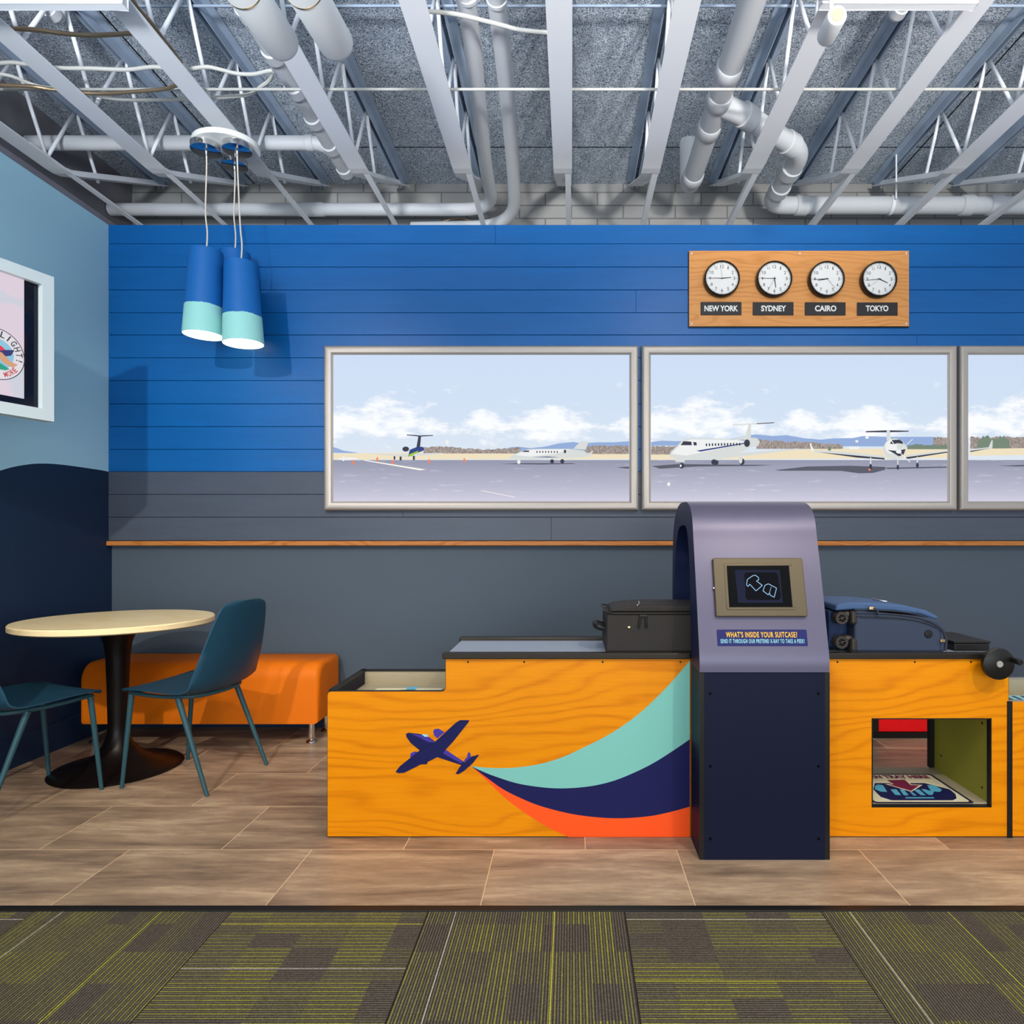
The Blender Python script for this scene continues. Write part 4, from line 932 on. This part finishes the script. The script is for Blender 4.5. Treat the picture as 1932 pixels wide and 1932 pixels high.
for x, z_, yy in ((HX1-.001, .42, 2.575), (HX1-.001, .17, 2.575), (HX1-.001, .2, 2.86)): MB().lathe([(0, -.003), (.004, -.002), (.005, 0)], (x, yy, z_), 'X', 10).build('screw', M['black'], t)
# tray return sign lying on the shelf
fnS = lambda u, v, q: (u, v, .1256+q)
def S5(x, y): # photo zoom point onto the shelf
    px_, py_ = 1540+x/4.929, 1260+y/4.929; D = F*(H-.126)/(py_-CY); return ((px_-CX)/F*D, D)
mb = MB()
def fl5(pts, m, q): mb.add([fnS(*S5(x, y), q) for x, y in pts], [tuple(range(len(pts)))], m)
c0, c1 = S5(1075, 985), S5(1470, 1258); sx0 = 1.022; 
yn, yf = c1[1], c0[1]; sr = (c0[0]+c1[0])/2
SXL = HX0+.012
mb.add([fnS(a, b, 0) for a, b in rnd([(SXL, yn, .02), (sr, yn, .02), (sr, yf, .02), (SXL, yf, .02)], 1)], [tuple(range(24))], 0)
mb.add([fnS(a, b, .0003) for a, b in rnd([(SXL+.012, yn+.012, .015), (sr-.012, yn+.012, .015), (sr-.012, yf-.012, .015), (SXL+.012, yf-.012, .015)], 1)], [tuple(range(24))], 1)
fl5([(545, 1072), (1005, 1072), (1240, 1130), (1295, 1175), (1305, 1215), (1270, 1232), (700, 1232), (600, 1200), (530, 1130)], 2, .0006)
for pts in ([(545, 1100), (570, 1085), (620, 1092), (660, 1155), (600, 1152), (545, 1130)], [(690, 1132), (745, 1130), (790, 1186), (735, 1182)], [(775, 1132), (812, 1130), (860, 1186), (815, 1186)],
            [(870, 1158), (895, 1158), (935, 1188), (905, 1188)], [(905, 1135), (955, 1132), (1020, 1186), (975, 1186)], [(975, 1130), (1010, 1130), (1095, 1155), (1080, 1183), (1045, 1183)],
            [(1030, 1092), (1100, 1092), (1170, 1135), (1150, 1155), (1070, 1150)], [(828, 1204), (1095, 1204), (1098, 1215), (832, 1215)]): fl5(pts, 3, .0009)
fl5([(640, 1043), (828, 1040), (885, 1086), (990, 1090), (885, 1155), (640, 1082), (705, 1080)], 1, .0011)
fl5([(655, 1046), (822, 1043), (880, 1092), (960, 1094), (882, 1146), (672, 1086), (722, 1084)], 4, .0013)
ta, tb = S5(520, 1030), S5(1070, 1003)
text_mb('RETURN TRAY HERE', SXL+.02, sr-.03, ta[1], tb[1]+.004, lambda u, v, q: fnS(u, v, .0012), mb, 4, bold=.05)
mb.build('tray_return_sign', [M['ink'], M['cream'], M['d_navy'], M['sign_blue'], M['maroon']], sh, recalc=False)
MB().box(RX0, RX1, DC+.018, DBK, ZTOPC-.004, ZTOPC+.010).build('belt', M['belt'], t)
MB().box(RX0, RX1-.01, DC-.012, DC+.022, .680, .704).build('side_rail', M['rail'], t, bevel=.004)
MB().box(RX0, RX1, DBK-.03, DBK+.02, .680, .706).build('side_rail', M['rail'], t, bevel=.004)
for x in (1580, 1726, 1832):
    q = P(x, 1249, DC); MB().lathe([(0, -.002), (.003, -.0015), (.004, 0)], (q[0], DC, q[2]), 'Y', 10).build('screw', M['black'], t)
# crank
cw = P(1885.5, 1253, 2.452); wh = MB().lathe([(0, .0), (.054, .0), (.0585, .003), (.0585, .019), (.055, .022), (0, .022)], (cw[0], cw[1]-.002, cw[2]), 'Y', 56).build('crank_wheel', M['black'], t, recalc=True)
wh['label'] = 'black round crank wheel'
MB().lathe([(0, -.003), (.0115, -.003), (.0125, 0), (.0125, .001)], (cw[0], cw[1]-.002, cw[2]), 'Y', 24).build('hub_cap', M['frame'], wh)
MB().lathe([(.012, .02), (.012, .075)], (cw[0], cw[1], cw[2]), 'Y', 20).build('axle', M['rail'], wh)
hx, hz_ = cw[0]+.046, cw[2]+.018
MB().tube([(hx, cw[1]-.002, hz_), (hx+.003, cw[1]-.02, hz_-.002), (hx+.004, cw[1]-.04, hz_-.004), (hx+.0045, cw[1]-.044, hz_-.004)], [.009, .0115, .012, .009], 18).build('crank_handle', M['black'], wh)

# low counter at the right edge
t = thing('tray_counter', 'low wooden counter with an open tray, cut off at the right edge', 'counter', (1.95, 2.72, 0))
TX0, TX1 = 1.676, 2.28
MB().box(TX0, TX1, DC, DC+.02, .004, .517).build('front_panel', M['wood'], t)
MB().box(TX0-.018, TX0, DC-.005, DC-.0005, 0, .519).build('corner_strip', M['black'], t)
MB().box(TX0, TX1, DC+.002, DC+.018, 0, .0039).build('foot_strip', M['black'], t)
MB().box(TX0-.009, TX0+.009, DC+.02, DBK, 0, .519).build('end_panel', M['navy_dark'], t)
MB().box(TX1-.018, TX1, DC+.02, DBK, 0, .519).build('end_panel', M['navy_dark'], t)
MB().box(TX0, TX1, DBK, DBK+.02, 0, .519).build('back_panel', M['beige'], t)
sh = MB().box(TX0+.009, TX1-.018, DC+.02, DBK, .438, .45).build('tray_floor', M['beige'], t)
MB().box(TX0-.009, TX1, DBK-.002, DBK+.022, .519, .522).build('tray_rim', M['frame'], t)
MB().box(TX0-.009, TX1, DC-.001, DC+.021, .517, .5195).build('tray_rim', M['frame'], t)
mb = MB(); mb.box(TX0+.02, TX1-.03, 2.60, 2.90, .4502, .4506, 0)
for q in range(14): mb.add([(TX0+.03+q*.038, 2.62, .4510), (TX0+.045+q*.038, 2.62, .4510), (TX0+.065+q*.038, 2.89, .4510), (TX0+.05+q*.038, 2.89, .4510)], [(0, 1, 2, 3)], 1)
mb.build('tray_sign', [M['aqua'], M['ink']], sh, recalc=False)

# ---------------------------------------------------------------- X-ray arch
AX0, AX1 = .4545, .915
t = thing('xray_arch', 'navy pretend X-ray arch over the conveyor with a tablet on its front', 'play scanner', (.685, 2.67, 0))
outer = [(2.348, .664), (2.348, .70), (2.355, .74), (2.372, .80), (2.398, .90), (2.432, 1.02), (2.465, 1.13), (2.482, 1.19), (2.505, 1.232), (2.545, 1.262), (2.60, 1.279), (2.66, 1.284), (2.75, 1.284), (2.83, 1.27), (2.90, 1.235), (2.945, 1.18), (2.965, 1.11), (2.98, .95), (2.985, .72), (2.985, .0)]
inner = [(2.515, .664), (2.515, .70), (2.518, .74), (2.524, .80), (2.532, .90), (2.545, 1.0), (2.56, 1.07), (2.572, 1.11), (2.59, 1.15), (2.62, 1.18), (2.655, 1.19), (2.70, 1.192), (2.75, 1.19), (2.80, 1.18), (2.85, 1.14), (2.885, 1.09), (2.90, 1.03), (2.92, .95), (2.945, .72), (2.945, .0)]
oS = [(p.x, p.y) for p in smooth_path([(a, b, 0) for a, b in outer], 4)]; iS = [(p.x, p.y) for p in smooth_path([(a, b, 0) for a, b in inner], 4)]
mb = MB(); n = len(oS)
v = [(x, a, b) for x in (AX0, AX1) for L_ in (oS, iS) for a, b in L_]
f = []; fm = []
for i in range(n-1):
    f.append((i, i+1, 2*n+i+1, 2*n+i)); f.append((n+i, 3*n+i, 3*n+i+1, n+i+1))
mb.add(v, f, 0, True)
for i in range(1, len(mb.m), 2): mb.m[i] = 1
f = []
for i in range(n-1):
    for o_ in (0, 2*n): f.append((o_+i, o_+i+1, o_+n+i+1, o_+n+i))
for i in (0, n-1): f.append((i, n+i, 3*n+i, 2*n+i))
k = len(mb.v)-len(v)
for q in f: mb.f.append([k+i for i in q]); mb.m.append(1); mb.sm.append(False)
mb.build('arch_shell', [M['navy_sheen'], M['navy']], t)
MB().box(AX0, AX1, DK+.003, 2.515, 0, .6635).build('pedestal', M['navy_dark'], t)
MB().box(AX0+.017, AX1-.017, DK-.002, DK+.003, 0, .662).build('front_panel', M['navy_dark'], t)
for a, b in ((AX0-.0005, AX0+.017), (AX1-.017, AX1+.0005)): MB().box(a, b, DK-.001, DK+.0035, 0, .6625).build('edge_strip', M['black'], t)
for x in (1340, 1544):
    for y in (1308, 1445, 1582):
        q = P(x, y, DK); MB().lathe([(0, -.005), (.003, -.0045), (.0045, -.002), (.005, 0)], (q[0], DK-.002, q[2]), 'Y', 14).build('screw', M['black_gloss'], t)
# leaning front surface between (2.36,.76) and (2.46,1.12)
def lean(z_):
    for (a, b), (c_, d) in zip(outer[:-1], outer[1:]):
        if b <= z_ <= d: return a+(c_-a)*(z_-b)/(d-b)
    return outer[0][0]
def onf(x, y, off=0):                                     # photo point onto the leaning face
    D = 2.4
    for _ in range(12): D = lean(H-(y-CY)/F*D)-off
    return P(x, y, D)
c = onf(1433, 1107); slope = Vector((0, lean(1.06)-lean(.86), .20)).normalized(); nf = Vector((0, -slope.z, slope.y))
c = Vector((0, lean(.955), .955)); 
def tabf(u, v, q): p = c+slope*v+nf*q; return (u, p.y, p.z)
def T(x, y, q=.016):                                      # photo point -> tablet plane coords
    d = Vector(((x-CX)/F, 1, -(y-CY)/F)); o_ = Vector((0, 0, H)); pp = c+nf*q
    s_ = (pp-o_).dot(nf)/d.dot(nf); h_ = o_+d*s_; return h_.x, (h_-c).dot(slope)
u0, v1 = T(1344.5, 1052.5); u1, v0 = T(1522, 1163)
u0 = (T(1344.5, 1052)[0]+T(1352, 1163)[0])/2; u1 = (T(1514, 1052)[0]+T(1524, 1163)[0])/2
tb_ = MB().prism(rnd([(u0, v0, .006), (u1, v0, .006), (u1, v1, .006), (u0, v1, .006)], 1), tabf, -.004, .016).build('tablet_case', M['bronze'], t, bevel=.003)
tb_['label'] = 'bronze metal tablet enclosure'
a0, b1 = T(1371, 1067); a1, b0 = T(1496, 1146)
a0 = (T(1371, 1067)[0]+T(1376, 1146)[0])/2; a1 = (T(1488, 1067)[0]+T(1495, 1146)[0])/2
fwd = .009
mb = MB()
for x0, x1, z0, z1 in ((a0-fwd, a1+fwd, b0-fwd, b0), (a0-fwd, a1+fwd, b1, b1+fwd), (a0-fwd, a0, b0, b1), (a1, a1+fwd, b0, b1)): mb.prism([(x0, z0), (x1, z0), (x1, z1), (x0, z1)], tabf, .0155, .018)
mb.build('inner_frame', M['bronze'], tb_, bevel=.0015)
sc_ = MB().prism([(a0, b0), (a1, b0), (a1, b1), (a0, b1)], tabf, .0155, .0165).build('screen', M['black_gloss'], tb_)
glow1 = mat('xr_glow', (.002, .002, .002, 1), .6, spec=.03, emit=rgb(34, 38, 62), es=1); glow2 = mat('xr_line', (.01, .01, .01, 1), .3, emit=rgb(150, 200, 245), es=1); glow3 = mat('xr_dark', (.002, .002, .002, 1), .6, spec=.03, emit=rgb(12, 13, 22), es=1)
def T3(x, y): return T(1240+x/2.683, 930+y/2.683, .0168)
mb = MB()
def fs3(pts, m, q): mb.add([tabf(*T3(x, y), q) for x, y in pts], [tuple(range(len(pts)))], m)
fs3([(393, 390), (620, 390), (636, 556), (410, 556)], 0, .0167)
fs3([(440, 410), (452, 402), (600, 402), (612, 415), (626, 530), (615, 542), (460, 542), (447, 532)], 1, .0169)
def line3(pts, w_=3.2, q=.0171, m=2, close=True):
    ps = pts+[pts[0]] if close else pts
    for a, b in zip(ps[:-1], ps[1:]): fs3(seg(a[0], a[1], b[0], b[1], w_), m, q)
line3([(482, 420), (496, 416), (512, 428), (514, 440), (502, 446), (532, 468), (500, 496), (468, 462), (460, 474), (452, 466), (456, 438)])
line3([(545, 468), (562, 460), (604, 482), (592, 528), (572, 518), (568, 506), (562, 516), (535, 496)])
line3([(568, 506), (577, 476)], 2, close=False)
line3([(407, 446), (440, 440), (446, 496), (414, 500)], 3, m=0); line3([(425, 460), (436, 458), (440, 486), (428, 488)], 2, m=0)
mb.build('xray_image', [glow1, glow3, glow2], sc_, recalc=False)
q = T(1346, 1109); mb = MB().tube([tabf(u0-.004, q[1], .008), tabf(u0+.004, q[1], .008)], .005, 12); mb.build('lock', M['chrome'], tb_)
q = T(1434, 1066); MB().tube([tabf(q[0], b1+.001, .016), tabf(q[0], b1+.001, .0175)], .003, 12).build('camera_hole', M['black_gloss'], tb_)
# sign under the tablet
s0, w0 = T(1354, 1218.5, .001); s1_, w1 = T(1525, 1188, .001)
s0 = (T(1352.5, 1188, .001)[0]+T(1354, 1218, .001)[0])/2; s1_ = (T(1521, 1188, .001)[0]+T(1525.5, 1218, .001)[0])/2
zc0 = onf(1438, 1219)[2]; zc1 = onf(1438, 1188)[2]
cS = Vector((0, lean((zc0+zc1)/2), (zc0+zc1)/2)); sl = Vector((0, lean(zc1)-lean(zc0), zc1-zc0)).normalized(); nS = Vector((0, -sl.z, sl.y)); hs = (zc1-zc0)/2/sl.z
def sgf(u, v, q): p = cS+sl*v+nS*q; return (u, p.y, p.z)
sg = MB().prism(rnd([(s0, -hs, .004), (s1_, -hs, .004), (s1_, hs, .004), (s0, hs, .004)], 1), sgf, -.006, .0015).build('sign', M['sign_ground'], t)
wd = s1_-s0
text_mb("WHAT'S INSIDE YOUR SUITCASE?", s0+wd*.10, s0+wd*.89, hs*.04, hs*.74, lambda u, v, q: sgf(u, v, .0021), bold=.016, spacing=1.14).build('headline', M['yellow'], sg, recalc=False)
text_mb("SEND IT THROUGH OUR PRETEND X-RAY TO TAKE A PEEK!", s0+wd*.035, s0+wd*.965, -hs*.66, -hs*.16, lambda u, v, q: sgf(u, v, .0021), bold=.012, spacing=1.16).build('subline', M['aqua'], sg, recalc=False)

# ---------------------------------------------------------------- suitcases
ZBT = ZTOPC+.010
t = thing('suitcase', 'black fabric suitcase lying on the conveyor, half inside the arch', 'suitcase', (.4, 2.7, ZBT))
pr = rnd([(.132, ZBT+.004, .012), (.70, ZBT+.004, .012), (.70, ZBT+.155, .02), (.136, ZBT+.155, .02)], 1)
MB().prism(pr, lambda u, v, q: (u, q, v), 2.562, 2.86).build('body', M['case_black'], t, bevel=.010, seg=3)
lid = [(.150, ZBT+.158), (.70, ZBT+.158), (.70, ZBT+.184), (.30, ZBT+.186), (.20, ZBT+.180), (.160, ZBT+.170)]
MB().prism(lid, lambda u, v, q: (u, q, v), 2.585, 2.84, smooth=True).build('lid', M['case_black'], t, bevel=.012, seg=3)
rim_ = [(.14, 2.566), (.70, 2.566)]
MB().tube([(.70, 2.558, ZBT+.158), (.16, 2.558, ZBT+.157), (.137, 2.57, ZBT+.159), (.130, 2.60, ZBT+.163), (.130, 2.84, ZBT+.163), (.15, 2.866, ZBT+.16), (.7, 2.866, ZBT+.16)], .004, 10).build('piping', M['rail'], t)
MB().tube([(.70, 2.56, ZBT+.006), (.14, 2.56, ZBT+.006)], .0035, 8).build('piping', M['rail'], t)
MB().tube(bend([(.133, 2.62, ZBT+.09), (.098, 2.62, ZBT+.10), (.098, 2.72, ZBT+.10), (.133, 2.72, ZBT+.09)], .02), .013, 12).build('handle', M['black'], t)
MB().lathe([(0, -.003), (.005, -.002), (.0065, 0)], (.223, 2.561, ZBT+.102), 'Y', 16).build('badge', M['brass'], t)
for x, dx in ((.266, -.006), (.288, .002)):
    MB().tube([(x, 2.556, ZBT+.145), (x+dx*.4, 2.553, ZBT+.125), (x+dx, 2.554, ZBT+.10)], [.003, .0045, .0035], 10).build('zip_pull', M['black'], t)
MB().box(.262, .294, 2.552, 2.562, ZBT+.143, ZBT+.153).build('zip_slider', M['black'], t, bevel=.002)
MB().tube(smooth_path([(.256, 2.57, ZBT+.187), (.268, 2.62, ZBT+.190), (.275, 2.70, ZBT+.190)], 5), .0025, 8).build('seam_trim', M['frame'], t)

t = thing('suitcase', 'blue fabric suitcase with spinner wheels lying right of the arch', 'suitcase', (1.28, 2.7, ZBT))
Y0, Y1 = 2.57, 2.87
pr = rnd([(1.098, ZBT+.006, .014), (1.452, ZBT+.004, .014), (1.455, ZBT+.135, .075), (1.10, ZBT+.168, .02)], 1, 8)
MB().prism(pr, lambda u, v, q: (u, q, v), Y0, Y1, smooth=True).build('body', M['case_blue'], t, bevel=.010, seg=3)
lid = [(1.03, ZBT+.163), (1.10, ZBT+.168), (1.25, ZBT+.164), (1.36, ZBT+.150), (1.425, ZBT+.128), (1.435, ZBT+.140), (1.385, ZBT+.166), (1.30, ZBT+.186), (1.20, ZBT+.196), (1.08, ZBT+.198), (1.035, ZBT+.188)]
MB().prism(lid, lambda u, v, q: (u, q, v), Y0+.015, Y1-.005, smooth=True).build('lid', M['case_blue_top'], t, bevel=.010, seg=3)
arcp = lambda dz, yy: smooth_path([(1.10, yy, ZBT+.166+dz), (1.25, yy, ZBT+.160+dz), (1.36, yy, ZBT+.142+dz), (1.43, yy, ZBT+.105+dz*.6), (1.456+dz*.3, yy, ZBT+.06), (1.455+dz*.3, yy, ZBT+.01)], 5)
for dz in (.004, -.008, -.02): MB().tube(arcp(dz, Y0-.002 if dz < 0 else Y0+.004), .0028, 8).build('piping', M['zip'], t)
MB().tube(smooth_path([(1.12, Y0-.001, ZBT+.138), (1.25, Y0-.001, ZBT+.134), (1.38, Y0-.001, ZBT+.122), (1.425, Y0-.001, ZBT+.10), (1.432, Y0-.001, ZBT+.05), (1.432, Y0-.001, ZBT+.01)], 5), .0016, 6).build('seam', M['zip'], t)
MB().box(1.083, 1.112, Y0-.004, Y0+.05, ZBT+.11, ZBT+.165).build('corner_guard', M['wheel'], t, bevel=.012, seg=3)
MB().box(1.083, 1.112, Y0-.004, Y0+.05, ZBT+.004, ZBT+.06).build('corner_guard', M['wheel'], t, bevel=.012, seg=3)
MB().box(1.02, 1.10, Y0+.06, Y1-.04, ZBT+.01, ZBT+.16).build('base_end', mat('case_navy', rgb(24, 44, 80), .6), t, bevel=.01)
MB().lathe([(0, -.004), (.014, -.003), (.0165, 0), (.017, .002)], (1.385, Y0, ZBT+.075), 'Y', 24).build('badge', M['black'], t)
for x, z_ in ((1.16, ZBT+.176), (1.435, ZBT+.05)):
    MB().box(x-.008, x+.010, Y0-.010, Y0, z_-.006, z_+.006).build('zip_slider', M['brass'], t, bevel=.002)
MB().tube([(1.168, Y0-.008, ZBT+.176), (1.178, Y0-.014, ZBT+.172), (1.186, Y0-.014, ZBT+.15)], .004, 8).build('zip_pull', M['zip'], t)
MB().tube([(1.195, Y0+.06, ZBT+.205), (1.235, Y0+.02, ZBT+.199)], .003, 8).build('zip_pull', M['chrome'], t)
for yy in (Y0+.02, Y1-.05):
    for z_ in (ZBT+.136, ZBT+.042):
        cst = MB().tube([(1.095, yy+.01, z_+.008), (1.075, yy+.01, z_+.012), (1.058, yy+.006, z_+.012)], [.018, .017, .010], 14).build('caster', M['wheel'], t)
        for dy in (-.016, .010):
            wl_ = MB().lathe([(.014, 0), (.024, 0), (.026, .003), (.026, .009), (.024, .012), (.014, .012), (.014, 0)], (1.052, yy+dy, z_), 'Y', 28).build('wheel', M['wheel'], cst)
            if dy < 0:
                mb = MB()
                for k in range(6):
                    a = k*PI/3+.3; mb.tube([(1.052, yy+dy+.004, z_), (1.052+.016*math.cos(a), yy+dy+.004, z_+.016*math.sin(a))], .0022, 6)
                mb.tube([(1.052, yy+dy-.001, z_), (1.052, yy+dy+.01, z_)], .005, 12)
                mb.v = mb.v; o_ = mb.build('spokes', M['wheel'], cst)
t = thing('flat_case', 'flat black case behind the crank wheel at the end of the conveyor', 'case', (1.6, 2.75, ZBT))
MB().box(1.515, 1.655, 2.62, 2.875, ZBT, ZBT+.030).build('body', M['black'], t, bevel=.004)
MB().box(1.512, 1.658, 2.617, 2.878, ZBT+.031, ZBT+.040).build('lid', M['black'], t, bevel=.003)
MB().tube([(1.47, 2.70, ZBT+.025), (1.515, 2.70, ZBT+.025)], .009, 12).build('latch', M['rail'], t)

# ---------------------------------------------------------------- red unit seen through the tray opening
t = thing('red_cabinet', 'low red textured unit on a black plinth, seen through the tray opening', 'cabinet', (2.3, 3.88, 0))
MB().box(1.75, 2.7, 3.775, 3.98, .035, .30).build('body', M['red'], t, bevel=.004)
MB().box(1.72, 2.72, 3.77, 3.98, 0, .034).build('plinth', M['black'], t)
MB().box(1.70, 1.749, 3.77, 3.98, .035, .30).build('side_post', M['rail'], t)
